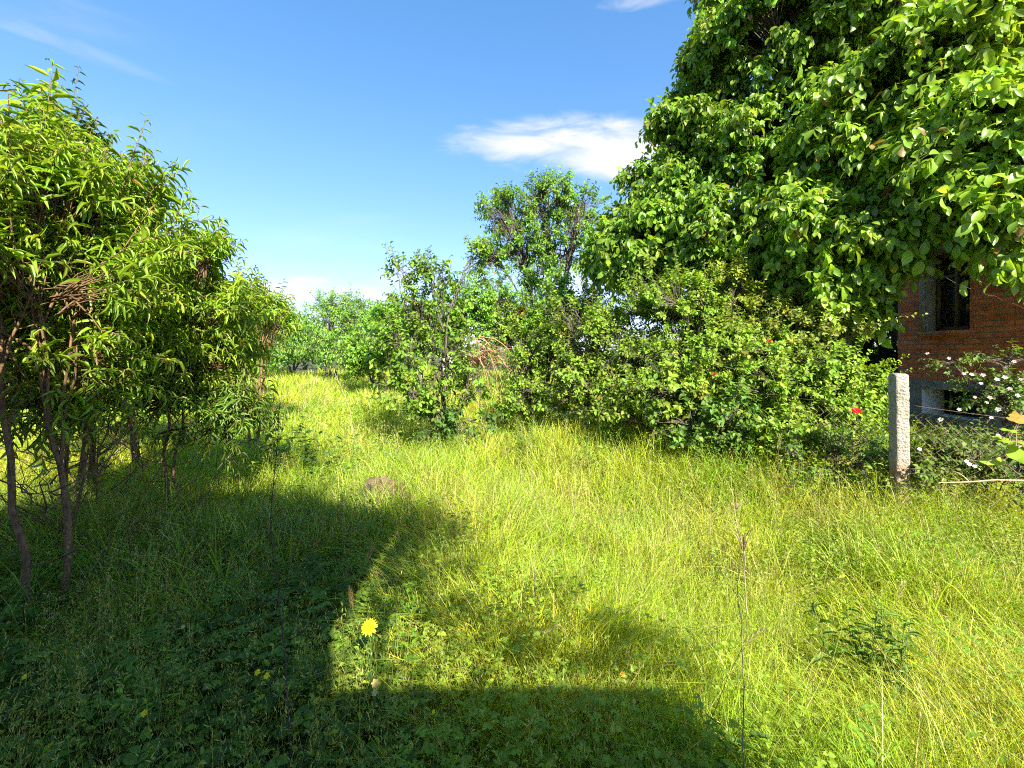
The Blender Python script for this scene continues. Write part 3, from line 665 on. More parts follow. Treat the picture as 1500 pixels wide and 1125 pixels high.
fringe = [((x, -1.0+R_(-.1, .1), z+R_(-.05, .12)), (R_(.14, .24), .15, R_(.12, .22)), 22) for x, z in  # unseen foliage added along the roof line to break up the shadow edge
          [(-1.9, 4.05), (-1.5, 4.25), (-1.1, 4.4), (-.7, 4.5), (-.35, 4.65), (0, 4.65), (.35, 4.5), (.7, 4.25), (1.0, 4.05), (1.22, 3.95), (1.2, 3.7), (.95, 3.6), (.8, 3.3), (1.12, 3.45), (1.35, 4.1), (1.05, 2.85), (1.5, 2.8), (1.75, 2.7)]]
tree('added_shade_tree', 'unseen loose leaved tree added to fray the edge of the near shade', 'tree', (.42, -1.05, 0),
     fringe+[((.55, -1.8, 6.6), (.45, .4, .45), 90)], M_far, M_bark, leaf_std(.22, 9, .075, .045, LEAF5), r_trunk=.014, fork=2.0, clump=.1, twig=.003)

# ------------------------------------------------------------------ fence with rough concrete post
fen = empty('wire_fence', (3.22, 3.6, 0), 'rusty chain link fence with one rough concrete post before the brick house', 'fence')
pm, q, out = mat_base('rough_concrete')
tc = q.new('ShaderNodeTexCoord'); n = q.noise(tc.outputs['Object'], 14, 6, .7); n2 = q.noise(tc.outputs['Object'], 90, 4, .7)
vor = q.new('ShaderNodeTexVoronoi'); vor.inputs['Scale'].default_value = 55; q.l.new(tc.outputs['Object'], vor.inputs['Vector'])
col = q.mix(q.smooth(n, .5, .68), q.mix(n2, (.24, .215, .175, 1), (.46, .41, .335, 1)), (.34, .26, .17, 1))
col = q.mix(q.smooth(vor.outputs['Distance'], .0, .25), (.25, .22, .18, 1), col)
sp = q.new('ShaderNodeSeparateXYZ'); q.l.new(tc.outputs['Object'], sp.inputs[0])
n3 = q.noise(tc.outputs['Object'], 6, 5, .65)
soil = q.smooth(q.math('SUBTRACT', q.math('ADD', q.math('MULTIPLY', n3, .7), .55), sp.outputs[2]), .0, .35)     # soil and rust stain at the foot
col = q.mix(q.math('MULTIPLY', soil, .75), col, (.30, .17, .10, 1))
col = q.mix(q.math('MULTIPLY', q.smooth(n3, .55, .62), .5), col, (.17, .17, .11, 1))
p = q.new('ShaderNodeBsdfPrincipled'); q.l.new(col, p.inputs['Base Color']); p.inputs['Roughness'].default_value = .95
b = q.new('ShaderNodeBump'); b.inputs['Strength'].default_value = 1; b.inputs['Distance'].default_value = .012
q.l.new(q.math('ADD', n2, vor.outputs['Distance']), b.inputs['Height']); q.l.new(b.outputs[0], p.inputs['Normal']); q.l.new(p.outputs[0], out.inputs[0])
def post(x, y, h, w=.13, lean=.0, name='post'):
    m = MB(); K, Sd = 60, 32
    th = np.arange(Sd)*2*np.pi/Sd
    sq = (np.abs(np.cos(th))**11+np.abs(np.sin(th))**11)**(-1/11)
    rings = []
    zz = np.concatenate([np.linspace(-.1, h-.03, K-3), [h-.012, h-.002, h]]); sh = np.concatenate([np.ones(K-3), [.93, .8, .3]])
    rot = math.radians(-8)
    for z, s in zip(zz, sh):
        rad = w/2*sq*s
        cx, cy_ = np.cos(th)*rad, np.sin(th)*rad
        chip = rng.normal(0, .0016, Sd)
        leftness = np.clip(-np.cos(th)-.6, 0, 1)                     # the worn edge
        cx = cx+chip+leftness*rng.normal(.004, .008, Sd); cy_ = cy_+rng.normal(0, .0018, Sd)
        rings.append(np.stack([x+cx*math.cos(rot)-cy_*math.sin(rot)+lean*z, y+cx*math.sin(rot)+cy_*math.cos(rot), np.full(Sd, z)+rng.normal(0, .0015, Sd)], 1))
    v = np.concatenate(rings+[np.array([[x+lean*h, y, h+.002]])])
    i = np.arange(Sd); j = (i+1) % Sd
    fs = np.concatenate([np.stack([r*Sd+i, r*Sd+j, (r+1)*Sd+j, (r+1)*Sd+i], 1) for r in range(K-1)])
    m.add(v, [fs, np.stack([(K-1)*Sd+i, (K-1)*Sd+j, np.full(Sd, K*Sd)], 1)], (.5,)*3)
    return m.build(name, pm, fen, smooth=False)
tag(post(3.2, 3.6, 1.42, .10, -.012), 'rough sunlit concrete post'); post(2.5, 6.1, 1.2, .11)
M_rust = plain_mat('rusty_wire', (.30, .20, .14), .8, metallic=.3, var=.4, scale=30)
def chain(A, B, h0=.08, h1=1.16, pitch=.062, r=.0021):
    m = MB(); A, B = np.array(A, float), np.array(B, float); L = np.linalg.norm(B-A); d = (B-A)/L
    nv = int(L/pitch); nz = int((h1-h0)/pitch)
    sdir = np.array([d[1], -d[0]])
    k = np.arange(nz+1)
    for i in range(nv):
        s = i*pitch + (k % 2)*pitch
        sag = .05*np.sin(s/L*np.pi)+.03*np.sin(s*2.3); z = h0+k*pitch*(1-sag*.9)
        off = .025*np.sin(s*3.1+z*2.0)+.003*(k % 2)
        P = np.stack([A[0]+d[0]*s+sdir[0]*off, A[1]+d[1]*s+sdir[1]*off, z], 1)
        if P[-1, 2] > .3: m.tubes(P, r, (1, 1, 1), 3)
    m.build('wire_mesh', M_rust, fen)
    m = MB()
    for z in (h1, .62):
        s = np.linspace(0, 1, 14)[:, None]; P = np.c_[A+(B-A)*s, z-.05*np.sin(s*np.pi)]; m.tubes(P, .0012, (.6, .6, .6), 4)
    m.build('tension_wire', M_rust, fen)
chain((3.17, 3.68), (2.52, 6.04)); chain((3.27, 3.54), (4.3, 2.2))

# ------------------------------------------------------------------ rose bush, low growth and vine by the fence
rl = leaf_std(.2, 9, .045, .03, OVATE, droop=.2, spread=.95, arch=.25, taper=.3, fresh=.2, r0=.0028)
rb, _, _ = shrub('rose_bush', 'rambling rose bush dotted with white blooms in front of the brick house', 4.9, 4.6,
      [lobe(1462, 568, 4.6, 42, 32, 95), lobe(1495, 600, 4.4, 48, 46, 110), lobe(1425, 648, 4.6, 56, 28, 100), lobe(1395, 530, 4.8, 28, 8, 14), lobe(1480, 528, 4.7, 40, 12, 20)], lf=rl, col=(.13, .22, .045), grp=None, r=.018)
def petals(mb, c, facing, r, n=5, cup=.35, col=(.8, .8, .78), wid=.95, rings=1):
    facing = unit(np.array(facing, float)); a = unit(np.cross(facing, [.3, .1, 1])); b_ = np.cross(facing, a)
    for k in range(rings):
        rr = r*(1-.3*k); th = np.arange(n)*2*np.pi/n+k*.6+R_(0, .4)
        d = np.cos(th)[:, None]*a+np.sin(th)[:, None]*b_
        ax = unit(d+facing*(cup+k*.35)+rng.normal(0, .06, (n, 3)))
        s_, a_, n_ = frames(ax, np.broadcast_to(facing, (n, 3))-d*.2)
        mb.inst(OVATE[0], OVATE[1], np.broadcast_to(c, (n, 3))+facing*.002*k, s_*rr*wid, a_*rr, n_*rr*.9, np.broadcast_to(col, (n, 3))*(1+rng.normal(0, .04, (n, 1))))
for px, py, Y in [(1450, 583, 4.3), (1460, 556, 4.35), (1437, 562, 4.4), (1428, 582, 4.3), (1445, 590, 4.2), (1479, 570, 4.2), (1452, 612, 4.25), (1485, 530, 4.4), (1358, 518, 4.75), (1390, 525, 4.75), (1378, 615, 4.4), (1462, 600, 4.1),
                  (1495, 556, 4.2), (1465, 640, 4.1), (1412, 548, 4.5), (1472, 553, 4.2), (1440, 550, 4.4), (1423, 549, 4.4), (1490, 580, 4.1), (1405, 600, 4.3)]:
    c = at(px, py, Y); fc = unit(np.array([-.6+R_(-.4, .4), -1, .7+R_(-.3, .3)]))
    cl = (.72, .66, .63) if rng.random() > .45 else (.66, .48, .44)
    m = MB(); petals(m, c, fc, R_(.016, .025), 5, .5, cl, rings=2); mc = MB(); mc.tubes(np.stack([c+fc*.004, c+fc*.008]), [.007, .003], (.6, .5, .1), 6)
    bl = m.build('bloom', M_petal, rb); mc.build('flower_centre', M_petal, bl)
ub, _, _ = shrub('undergrowth_bush', 'low tangle of small leaved weeds behind the fence right of the post', 4.1, 3.7,
      [lobe(1380, 665, 3.8, 45, 25, 110), lobe(1440, 670, 3.6, 60, 28, 120), lobe(1350, 690, 3.6, 30, 22, 60), lobe(1500, 690, 3.3, 50, 34, 80)], lf=rl, col=(.13, .2, .04), grp=None, r=.012)
shrub('undergrowth_bush', 'low leafy weeds climbing the wire between post and hedge', 2.75, 4.35,
      [lobe(1240, 655, 4.2, 50, 24, 110), lobe(1280, 680, 3.9, 26, 24, 60), lobe(1190, 680, 4.2, 40, 22, 70)], lf=rl, col=(.12, .22, .035), grp=None, r=.012)
for px, py, Y in [(1347, 658, 3.5), (1416, 676, 3.3), (1428, 683, 3.3), (1420, 680, 3.2), (1264, 692, 3.8), (1462, 638, 3.5)]:
    m = MB(); c = at(px, py, Y); petals(m, c, (-.5, -1, .8), .016, 5, .3, (.82, .8, .78)); m.tubes(np.stack([c, np.array([c[0]+.03, c[1]+.05, .1])]), .0012, (.12, .2, .04), 3); m.build('white_blossom', M_petal, ub)
vr = empty('vine_branch', (2.6, 1.9, 0), 'bright lime leaved vine twig reaching in from the right edge', 'vine')
wood, cr = MB(), MB()
vp = np.array([(2.62, 1.95, -.02), (2.6, 1.92, .5), (2.5, 1.9, .95), (2.3, 1.85, 1.17), (2.12, 1.8, 1.22), (1.98, 1.82, 1.14)]); wood.tubes(vp, [.009, .008, .006, .005, .004, .002], (1, 1, 1), 6)
def palmate(mb, c, axis, nrm, size, col):
    s_, a_, n_ = frames(np.array([axis], float), np.array([nrm], float))
    th = np.linspace(-2.5, 2.5, 21); rad = .5*(1+.22*np.cos(th*2.5)**2*1.2)*(1-.12*np.abs(th)/2.5)+rng.normal(0, .012, 21)
    v = np.stack([np.sin(th)*rad, np.cos(th)*rad+.4, -.12*np.abs(np.sin(th))*rad+.05*np.cos(th*5)], 1)
    v = np.concatenate([[(0, .38, .0)], v])
    mb.inst(v, [[(0, i, i+1) for i in range(1, 21)]], np.array([c]), s_*size, a_*size, n_*size, np.array([col]))
for px, py, Y, sz, cl in [(1482, 645, 1.8, .085, (.30, .42, .03)), (1500, 652, 1.78, .10, (.26, .40, .03)), (1455, 668, 1.85, .055, (.32, .42, .04)), (1447, 672, 1.84, .045, (.34, .42, .05)), (1497, 604, 1.82, .06, (.45, .27, .05)), (1492, 612, 1.8, .05, (.42, .25, .05)), (1478, 628, 1.8, .05, (.25, .36, .04)), (1470, 640, 1.83, .045, (.3, .4, .05))]:
    c = at(px, py, Y); palmate(cr, c, (R_(-.8, -.2), -.3, R_(-.5, .1)), (-.3, -.5, .8), sz, cl)
    j = vp[4]+(vp[5]-vp[4])*R_(0, 1); limb(wood, j, c, .0016, .001, k=4, sides=3)
wood.build('stem', M_dry, vr); cr.build('leaves', M_shrub, vr)
tw = MB(); tw.tubes(np.array([at(1375, 707, 2.5), at(1420, 706, 2.45), at(1460, 703, 2.4), at(1530, 705, 2.3)]), [.002, .004, .005, .006], (1.6, 1.5, 1.4), 6)
limb(tw, at(1420, 706, 2.45), at(1395, 690, 2.5), .003, .001, k=4, sides=4, col=(1.5, 1.4, 1.3))
tag(tw.build('dead_twig', M_dry), 'pale dead twig lying level across the weeds at the right edge', 'twig')
wt = MB()
limb(wt, at(1375, 400, 4.4), at(1500, 452, 4.2), .0022, .001, k=10, sides=4, bow=-.05)
wt.build('hanging_twig', M_bark, wroot)

# ------------------------------------------------------------------ poppies
M_green = leaf_mat('stem_green', .55, .2, .3)
def poppy(px, py, Y, r, label, col=(.85, .015, .006)):
    c = at(px, py, Y); e = empty('poppy', (c[0], c[1], 0), label, 'flower', 'red poppies')
    m = MB(); petals(m, c, (-.25, -.6, .75), r, 4, .55, col, 1.25); petals(m, c+[0, 0, .002], (-.25, -.6, .75), r*.8, 4, .9, col, 1.2); m.build('petals', M_petal, e)
    m = MB(); limb(m, (c[0]+.03, c[1]+.05, .0), c, .002, .0015, k=8, sides=5, bow=.0, amp=.04, col=(.1, .18, .04)); m.build('stem', M_green, e)
    m = MB(); m.tubes(np.stack([c+[0, -.004, .004], c+[0, -.01, .012]]), [.006, .004], (.02, .02, .02), 6); m.build('flower_centre', M_petal, e)
poppy(1254, 603, 4.0, .045, 'bright red poppy just left of the concrete post')
poppy(1127, 500, 5.1, .035, 'faded red poppy caught high among the hedge leaves', (.55, .06, .02))
poppy(1046, 549, 4.95, .028, 'small dull red poppy low in the dark of the hedge', (.45, .02, .015))

# ------------------------------------------------------------------ yellow flowers in the near grass
def yellow(px, py, Y, r, label, col=(.95, .86, .02), heads=1):
    c = at(px, py, Y); big = r > .015; r *= 1.15
    e = empty('yellow_flower', (c[0], c[1], 0), label, 'flower', 'yellow flowers in the near grass')
    m = MB(); fc = unit(np.array([.1, -.75, .75]))
    petals(m, c, fc, r, 18 if big else 6, .12, col, .34 if big else .8)
    if big: petals(m, c+fc*.003, fc, r*.75, 15, .5, (.95, .80, .01), .3); petals(m, c+fc*.005, fc, r*.5, 12, 1.0, (.8, .48, .01), .3)
    m.build('petals', M_petal, e)
    m = MB(); g = (.1, .19, .045)
    b0 = np.array([c[0]+.02, c[1]+.03, .02]); P = limb(m, b0, c-fc*r*.45, .0026 if big else .0012, .0018 if big else .0008, k=9, sides=5, bow=0, amp=.03, col=g)[0]
    if big:
        m.tubes(np.stack([c-fc*.016, c-fc*.008, c-fc*.001]), [.004, .008, .007], g, 8)
        for k_, (a, b_) in enumerate([(P[5], at(522, 957, Y)), (P[6], at(528, 935, Y)), (P[6], at(552, 938, Y))]):
            limb(m, a, b_, .0016, .0012, k=5, sides=4, col=g)
            if k_: m.tubes(np.stack([b_, b_+[0, 0, .012]]), [.005, .003], g, 6)
    m.build('stem', M_green, e)
    if big:
        m = MB(); pp = P[[2, 3, 4, 5]]; dd = rng.normal(0, 1, (4, 3)); dd[:, 2] = .3
        s_, a_, n_ = frames(dd, np.broadcast_to(UP, (4, 3)))
        for i in range(4): m = MB(); m.inst(LANCE[0], LANCE[1], pp[i:i+1], s_[i:i+1]*.02, a_[i:i+1]*.09, n_[i:i+1]*.08, np.tile([.09, .17, .04], (1, 1))); m.build('leaf', M_shrub, e)
for a in [(541, 919, 1.55, .026, 'largest yellow dandelion like flower on a tall stalk at the edge of the shade'),
          (550, 1001, 1.45, .013, 'pale yellow blossom just below the large yellow flower', (.8, .66, .2)), (549, 1014, 1.43, .010, 'lowest pale yellow blossom under the large yellow flower', (.8, .6, .25)),
          (377, 985, 1.5, .010, 'left one of the pair of small yellow flowers in deep shade'), (391, 990, 1.48, .010, 'right one of the pair of small yellow flowers in deep shade'),
          (211, 1045, 1.4, .010, 'small yellow star flower in the dark leaves at lower left'), (669, 1112, 1.3, .009, 'small yellow flower at the bottom edge below the sunlit grass'),
          (35, 992, 1.55, .008, 'tiny yellow flower at the far left of the shaded grass'), (268, 918, 1.75, .008, 'tiny pale yellow flower farther back in the shaded leaves', (.7, .7, .25)),
          (635, 1043, 1.42, .006, 'tiny yellow flower in the narrow shade below the lit grass'), (912, 988, 1.5, .009, 'small orange yellow flower in the lit grass near the bottom', (.8, .45, .03))]:
    yellow(*a)

# ------------------------------------------------------------------ tall stalks
def stalk(name, label, pts, r, bark, side=[], tuft=0, cat='plant stalk'):
    m = MB(); P = np.array(pts, float); k = 22
    t = np.linspace(0, len(P)-1, k); i = np.clip(t.astype(int), 0, len(P)-2); fr = (t-i)[:, None]
    Q = P[i]*(1-fr)+P[i+1]*fr; Q = Q+wiggle(1, k, .012)[0]
    m.tubes(Q, np.linspace(r, r*.35, k), (1, 1, 1), 5)
    for (j, L, up) in side:
        th = R_(0, 6.28); d = unit(np.array([math.cos(th)*.9, math.sin(th)*.5, up])); e = Q[j]+d*L
        B = limb(m, Q[j], e, r*.5, r*.2, k=6, sides=4, bow=-.05, amp=.05)[0]
        for z in range(4): limb(m, B[2+z % 4], B[2+z % 4]+unit(rng.normal(0, .5, 3)+UP*.8)*L*R_(.15, .4), r*.25, r*.15, k=3, sides=3)
    if tuft:
        n = tuft; e = Q[-1]+rng.normal(0, .012, (n, 3)); limb(m, np.tile(Q[-3], (n, 1)), e+UP*.015, .0007, .0015, k=3, sides=4, col=(1.5, 1.4, 1.2))
    return tag(m.build(name, bark), label, cat)
stalk('dead_stalk', 'tall dark leafless stalk rising from the shade left of the large yellow flower', [at(428, 1140, 1.35), at(415, 900, 1.55), at(400, 760, 1.6), at(410, 590, 1.6)], .0032, M_dark,
      [(j, L, .9) for j, L in zip(range(8, 21), [.22, .1, .12, .2, .08, .12, .06, .1, .07, .05, .06, .04, .04])])
stalk('dead_stalk', 'leaning dark forked stalk just right of the tallest leafless stalk', [at(405, 830, 2.2)-[0, 0, .3], at(440, 770, 2.25), at(485, 700, 2.3)], .0025, M_dark, [(9, .2, .8), (12, .14, .8), (15, .1, .7), (17, .08, .9), (19, .06, .8)])
stalk('dry_stalk', 'tallest bleached dry stalk standing in the sunlit grass right of centre', [at(1090, 1125, 1.25), at(1088, 960, 1.3), at(1082, 850, 1.35), at(1090, 790, 1.35)], .0019, M_dry, [(13, .12, .9), (16, .08, 1.1), (20, .05, .9)], tuft=10)
stalk('dry_stalk', 'dry forked stalk with crumpled head above the tallest bleached stalk', [at(1095, 900, 1.9), at(1085, 800, 2.0), at(1070, 755, 2.05), at(1079, 742, 2.05)], .0025, M_dry, [(14, .1, .8)], tuft=14)
stalk('dry_stalk', 'bleached straw stalk leaning in the far meadow left of the sapling', [at(520, 660, 6.2), at(512, 600, 6.2), at(490, 545, 6.4)], .007, M_dry, [(14, .12, 1.0)])
stalk('dry_stalk', 'pair of pale straws between the thicket stems', [at(205, 650, 5.5), at(195, 590, 5.5), at(182, 540, 5.5)], .007, M_dry, [(4, .9, 2.4)])
stalk('dry_stalk', 'arching straw in the lit grass centre', [at(815, 860, 2.6)-[0, 0, .2], at(805, 780, 2.7), at(770, 700, 2.9), at(755, 670, 2.95)], .0022, M_dry, [(12, .12, .6)])
stalk('dry_stalk', 'upright pale straw pair low in the lit grass centre', [at(778, 900, 1.9)-[0, 0, .1], at(782, 830, 1.95), at(783, 795, 1.95)], .0022, M_dry, [(9, .14, .8)])

# barley like seed heads, each a plant of its own
def seed_head(px, py, Y, label, tilt=.2, size=.07, col=(.42, .42, .12)):
    c = at(px, py, Y); m = MB(); d = unit(np.array([tilt, R_(-.2, .2), 1])); n = 34
    t = np.linspace(0, 1, n); th = np.arange(n)*2.4
    a = unit(np.cross(d, [0, 1, .1])); b_ = np.cross(d, a)
    rad = np.cos(th)[:, None]*a+np.sin(th)[:, None]*b_
    pos = c+d*(t*size)[:, None]+rad*.003
    ax = unit(d+rad*.4)
    s_, a_, n_ = frames(ax, rad)
    m.inst(LEAF5[0], LEAF5[1], pos, s_*.0045, a_*size*.32, n_*.01, np.tile(col, (n, 1))*(1+rng.normal(0, .1, (n, 1))))
    e = empty('seed_head_grass', (c[0]-tilt*.2, c[1]+.03, 0), label, 'grass stalk', 'bristly seed heads standing above the grass'); m.build('seed_head', M_grass, e)
    m = MB(); limb(m, (c[0]-tilt*.25, c[1]+.03, 0.02), c, .0016, .001, k=8, sides=4, bow=0, amp=.04, col=(.25, .27, .07)); m.build('stem', M_grass, e)
for a in [(1140, 660, 3.3, 'yellow bristly seed head in front of the right part of the hedge', .03, .11), (1202, 710, 2.8, 'pale green seed head low between hedge and concrete post', .0, .09), (1384, 725, 2.6, 'taller of the two green seed heads right of the post', -.02, .08), (1400, 728, 2.6, 'shorter of the two green seed heads right of the post', .04, .06),
          (1352, 772, 2.3, 'yellow seed head just below the foot of the post', .0, .07), (1314, 880, 1.7, 'green seed head leaning right in the near lit grass', .5, .07), (1089, 945, 1.32, 'hairy straw seed head leaning off the bleached stalk', 1.4, .07, ), (516, 890, 1.7, 'dry brown seed head in shade above the yellow flower', -.1, .07, (.3, .2, .08)),
          (536, 822, 2.1, 'drooping brown oat head near the corner of the shade', .5, .08, (.3, .2, .1)), (795, 930, 1.6, 'pale hairy seed head bent right in the lit grass centre', 1.6, .06), (1372, 880, 1.8, 'slim seed head in the lit grass at lower right', .1, .06)]:
    seed_head(*a)

# ------------------------------------------------------------------ brushwood heap, mound, bricks
bw = MB(); c = at(692, 520, 10.0)
n = 150
p0 = c+np.stack([R_(-.8, .9, n), R_(-.4, .4, n), R_(-.5, .1, n)], 1); p1 = p0+np.stack([R_(-.2, 1.3, n), R_(-.4, .4, n), R_(-.5, .3, n)], 1)
p0[:, 2] += .35*np.exp(-(p0[:, 0]-c[0])**2/.3)
limb(bw, c+(p0-c)*.52, c+(p1-c)*.52, .011, .004, k=7, sides=4, bow=.16, amp=.06, col=np.array([1.05, .78, .62])*R_(.4, 1.15, (n, 1)))
limb(bw, np.tile(at(690, 500, 9.8), (7, 1))+rng.normal(0, .1, (7, 3)), at(745, 575, 9.4)+rng.normal(0, .2, (7, 3)), .016, .006, k=9, sides=4, bow=.2, amp=.04, col=(1.2, .9, .7))
hp = empty('brushwood_heap', c*[1, 1, 0], 'heap of dry pinkish brushwood behind the sapling', 'brushwood'); bw.build('branches', M_dry, hp)
def lump(name, c, r, mat, parent=None, amp=.2, seed=1, n=28):
    m = MB(); u = np.linspace(0, np.pi, n); v = np.linspace(0, 2*np.pi, n*2, endpoint=False); U, V_ = np.meshgrid(u, v, indexing='ij')
    d = np.stack([np.sin(U)*np.cos(V_), np.sin(U)*np.sin(V_), np.cos(U)], -1); g = np.random.default_rng(seed)
    fr = g.normal(0, 1, (14, 3))*np.linspace(1.5, 7, 14)[:, None]; ph = g.uniform(0, 6.28, 14); am = 1/np.linspace(1, 5, 14)
    k = 1+amp*(np.sin(d@fr.T+ph)*am).sum(-1)
    P = (np.array(c)+d*k[..., None]*np.array(r)).reshape(-1, 3); w = n*2
    i, j = np.meshgrid(np.arange(n-1), np.arange(w), indexing='ij'); a = (i*w+j).ravel(); b_ = (i*w+(j+1) % w).ravel()
    m.add(P, [np.stack([a, a+w, b_+w, b_], 1)], (1, 1, 1)); return m.build(name, mat, parent)
M_earth = plain_mat('dry_earth', (.15, .10, .06), .95, var=.4, scale=30, bump=1)
M_rubble = plain_mat('pink_rubble', (.55, .37, .28), .95, var=.25, scale=8, bump=.8)
lump('rubble_core', c+[0, .3, -.12], (.32, .3, .16), M_rubble, hp, .25, 3)
lump('plaster_lump', at(655, 535, 10.4), (.16, .15, .2), M_plast, hp, .2, 5)
mo = empty('molehill', at(563, 745, 3.9)*[1, 1, 0], 'small brown mound of dry stalks and earth in the lit grass', 'mound')
lump('earth', at(560, 737, 3.9)+[0, 0, .05], (.13, .13, .2), M_earth, mo, .3, 4)
m = MB(); n = 120; b0 = at(560, 735, 3.8)+np.stack([R_(-.2, .2, n), R_(-.12, .12, n), R_(-.06, .12, n)], 1); e0 = b0+np.stack([R_(-.16, .16, n), R_(-.1, .1, n), R_(-.06, .12, n)], 1)
limb(m, b0, e0, .0025, .0012, k=5, sides=3, bow=.15, amp=.1, col=np.array([.75, .55, .38])*R_(.4, 1.2, (n, 1))); m.build('dry_stems', M_dry, mo)

# ------------------------------------------------------------------ broad leaved weeds standing out of the grass
def weed(name, label, px, py, Y, h, n, llen, lwid, col, cat='weed', sp=.25, nleaf=9, droop=.2, shape=OVATE):
    c = at(px, py, Y); b0 = np.array([c[0], c[1], 0]); e = empty(name, b0, label, cat)
    st, cr = MB(), MB(); base = b0+rng.normal(0, .03, (n, 3))*[1, 1, 0]
    d = unit(np.stack([rng.normal(0, sp, n), rng.normal(0, sp, n), np.ones(n)], 1))
    shoots(cr, st, base, d, h*R_(.7, 1.1, n), nleaf, llen, lwid, np.array(col)*(1+rng.normal(0, .1, (n, 1))), shape, droop=droop, arch=.05, taper=.4, r0=.0035, stemcol=(.12, .2, .05), start=.25)
    st.build('stems', M_green, e); cr.build('leaves', M_shrub, e)
weed('dock_plant', 'dark leafy weed standing in the lit grass at lower right', 1285, 960, 1.75, .58, 18, .085, .018, (.10, .2, .03), droop=.25, sp=.2, nleaf=18, shape=LANCE)
weed('dock_plant', 'broad leaved weed at the bottom edge right of the shade', 1050, 1100, 1.35, .42, 8, .09, .022, (.10, .2, .03), nleaf=12, shape=LANCE)
weed('bright_weed', 'bright green leafy weed in the far meadow left of the sapling', 517, 690, 4.6, .75, 5, .09, .035, (.14, .33, .03), sp=.08)
weed('bright_weed', 'low yellow green weed beside the bright leafy weed', 497, 705, 4.5, .6, 7, .08, .04, (.26, .36, .03), sp=.15)
weed('grey_weed', 'greyish leafy weed in the meadow below the sapling', 578, 690, 4.7, .62, 9, .07, .03, (.2, .26, .13), sp=.15)
weed('leafy_weed', 'bushy weed clump coloured dark as a shade patch left of the dark stalk', 395, 640, 5.2, 1.0, 16, .1, .05, (.06, .15, .03), sp=.3)  # dark leaf colour stands in for a shade patch on the meadow
weed('leafy_weed', 'bushy weed clump coloured dark as a shade patch right of the dark stalk', 450, 660, 5.0, .8, 12, .1, .05, (.07, .16, .03), sp=.3)  # second clump of the same painted shade patch
weed('leafy_weed', 'large leaved weed at the left foot of the bright meadow strip', 125, 690, 4.0, .85, 7, .13, .05, (.09, .18, .03), sp=.3)
weed('nettle_clump', 'yellow green nettle clump at the foot of the hedge', 870, 690, 4.9, .8, 22, .06, .03, (.2, .3, .03), sp=.25)
weed('nettle_clump', 'nettle clump at the foot of the hedge left end', 770, 690, 5.6, .8, 18, .06, .03, (.15, .26, .03), sp=.25)
weed('nettle_clump', 'nettle clump growing between hedge and concrete post', 1170, 740, 4.0, .75, 18, .06, .03, (.14, .25, .03), sp=.25)

# ------------------------------------------------------------------ grass and ground cover
def pn(x, y, s, k):                                      # smooth pseudo noise 0..1
    g = np.random.default_rng(k); a = g.normal(0, 1, (7, 2))*s; p_ = g.uniform(0, 6.28, 7)
    return .5+.5*np.tanh(np.sin(x[:, None]*a[:, 0]+y[:, None]*a[:, 1]+p_).sum(1)/2.2)
def scatter(n, y0, y1, pw=1.0, wid=1.32, pad=.5):
    Y = y0*(y1/y0)**R_(0, 1, n)
    X = R_(-1, 1, n)*(wid*Y+pad)
    ok = ~((X > HX-.1) & (Y > HY0-.1) & (Y < HY1+.1))
    return X[ok], Y[ok]
def blades(mb, X, Y, h, w, lean, col, bend=.6, segs=3):
    n = len(X); Z = terrain(X, Y)-.01
    th = R_(0, 6.283, n); fx = unit(np.stack([np.cos(th), np.sin(th), 0*th], 1))
    ld = R_(0, 6.283, n); ldv = np.stack([np.cos(ld), np.sin(ld), 0*ld], 1)+lean
    ts = np.array([0, .38, .74, 1.0]) if segs == 3 else np.array([0, .5, 1.0])
    base = np.stack([X, Y, Z], 1)
    b = bend*R_(.2, 1.5, n)
    cen = [base + ldv*(h*b*t**2)[:, None] + UP*(h*(t-.33*b*t**3))[:, None] for t in ts]
    V = []; ww = [1., .95, .6]
    for c_, k in zip(cen[:-1], ww): V += [c_-fx*(w*k/2)[:, None], c_+fx*(w*k/2)[:, None]]
    V.append(cen[-1]); V = np.stack(V, 1); K = V.shape[1]
    off = (np.arange(n)*K)[:, None]
    q4 = [np.array([2*i, 2*i+1, 2*i+3, 2*i+2])[None]+off for i in range(len(ts)-2)]
    t3 = np.array([K-3, K-2, K-1])[None]+off
    mb.add(V.reshape(-1, 3), [np.concatenate(q4), t3], np.repeat(col, K, 0))
    return cen[-1]
G1, G2, G3, STR = np.array([.40, .49, .028]), np.array([.20, .38, .022]), np.array([.55, .54, .045]), np.array([.60, .50, .20])
def grass_col(X, Y, n):
    a = pn(X, Y, 1.3, 3)[:, None]; b_ = pn(X, Y, 3.5, 4)[:, None]; r = R_(0, 1, (n, 1))
    c_ = G1*(1-a)+G2*a; c_ = c_*(1-.5*b_)+G3*.5*b_
    # the near left side is a deeper, bluer green
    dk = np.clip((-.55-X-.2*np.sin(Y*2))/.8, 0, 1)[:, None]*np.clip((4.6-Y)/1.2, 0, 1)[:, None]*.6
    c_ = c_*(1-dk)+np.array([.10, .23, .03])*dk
    br = (pn(X, Y, 1.9, 77)[:, None] > .72)*.16
    c_ = np.where(r > .93-.05*b_-br, STR*R_(.7, 1.2, (n, 1)), c_)
    return np.clip(c_*(1+rng.normal(0, .33, (n, 1)))*(1+rng.normal(0, .07, (n, 3))), .01, .85)
def leafy(X, Y): return np.clip((-.35-X)/.5, 0, 1)*np.clip((3.0-Y)/.8, 0, 1)
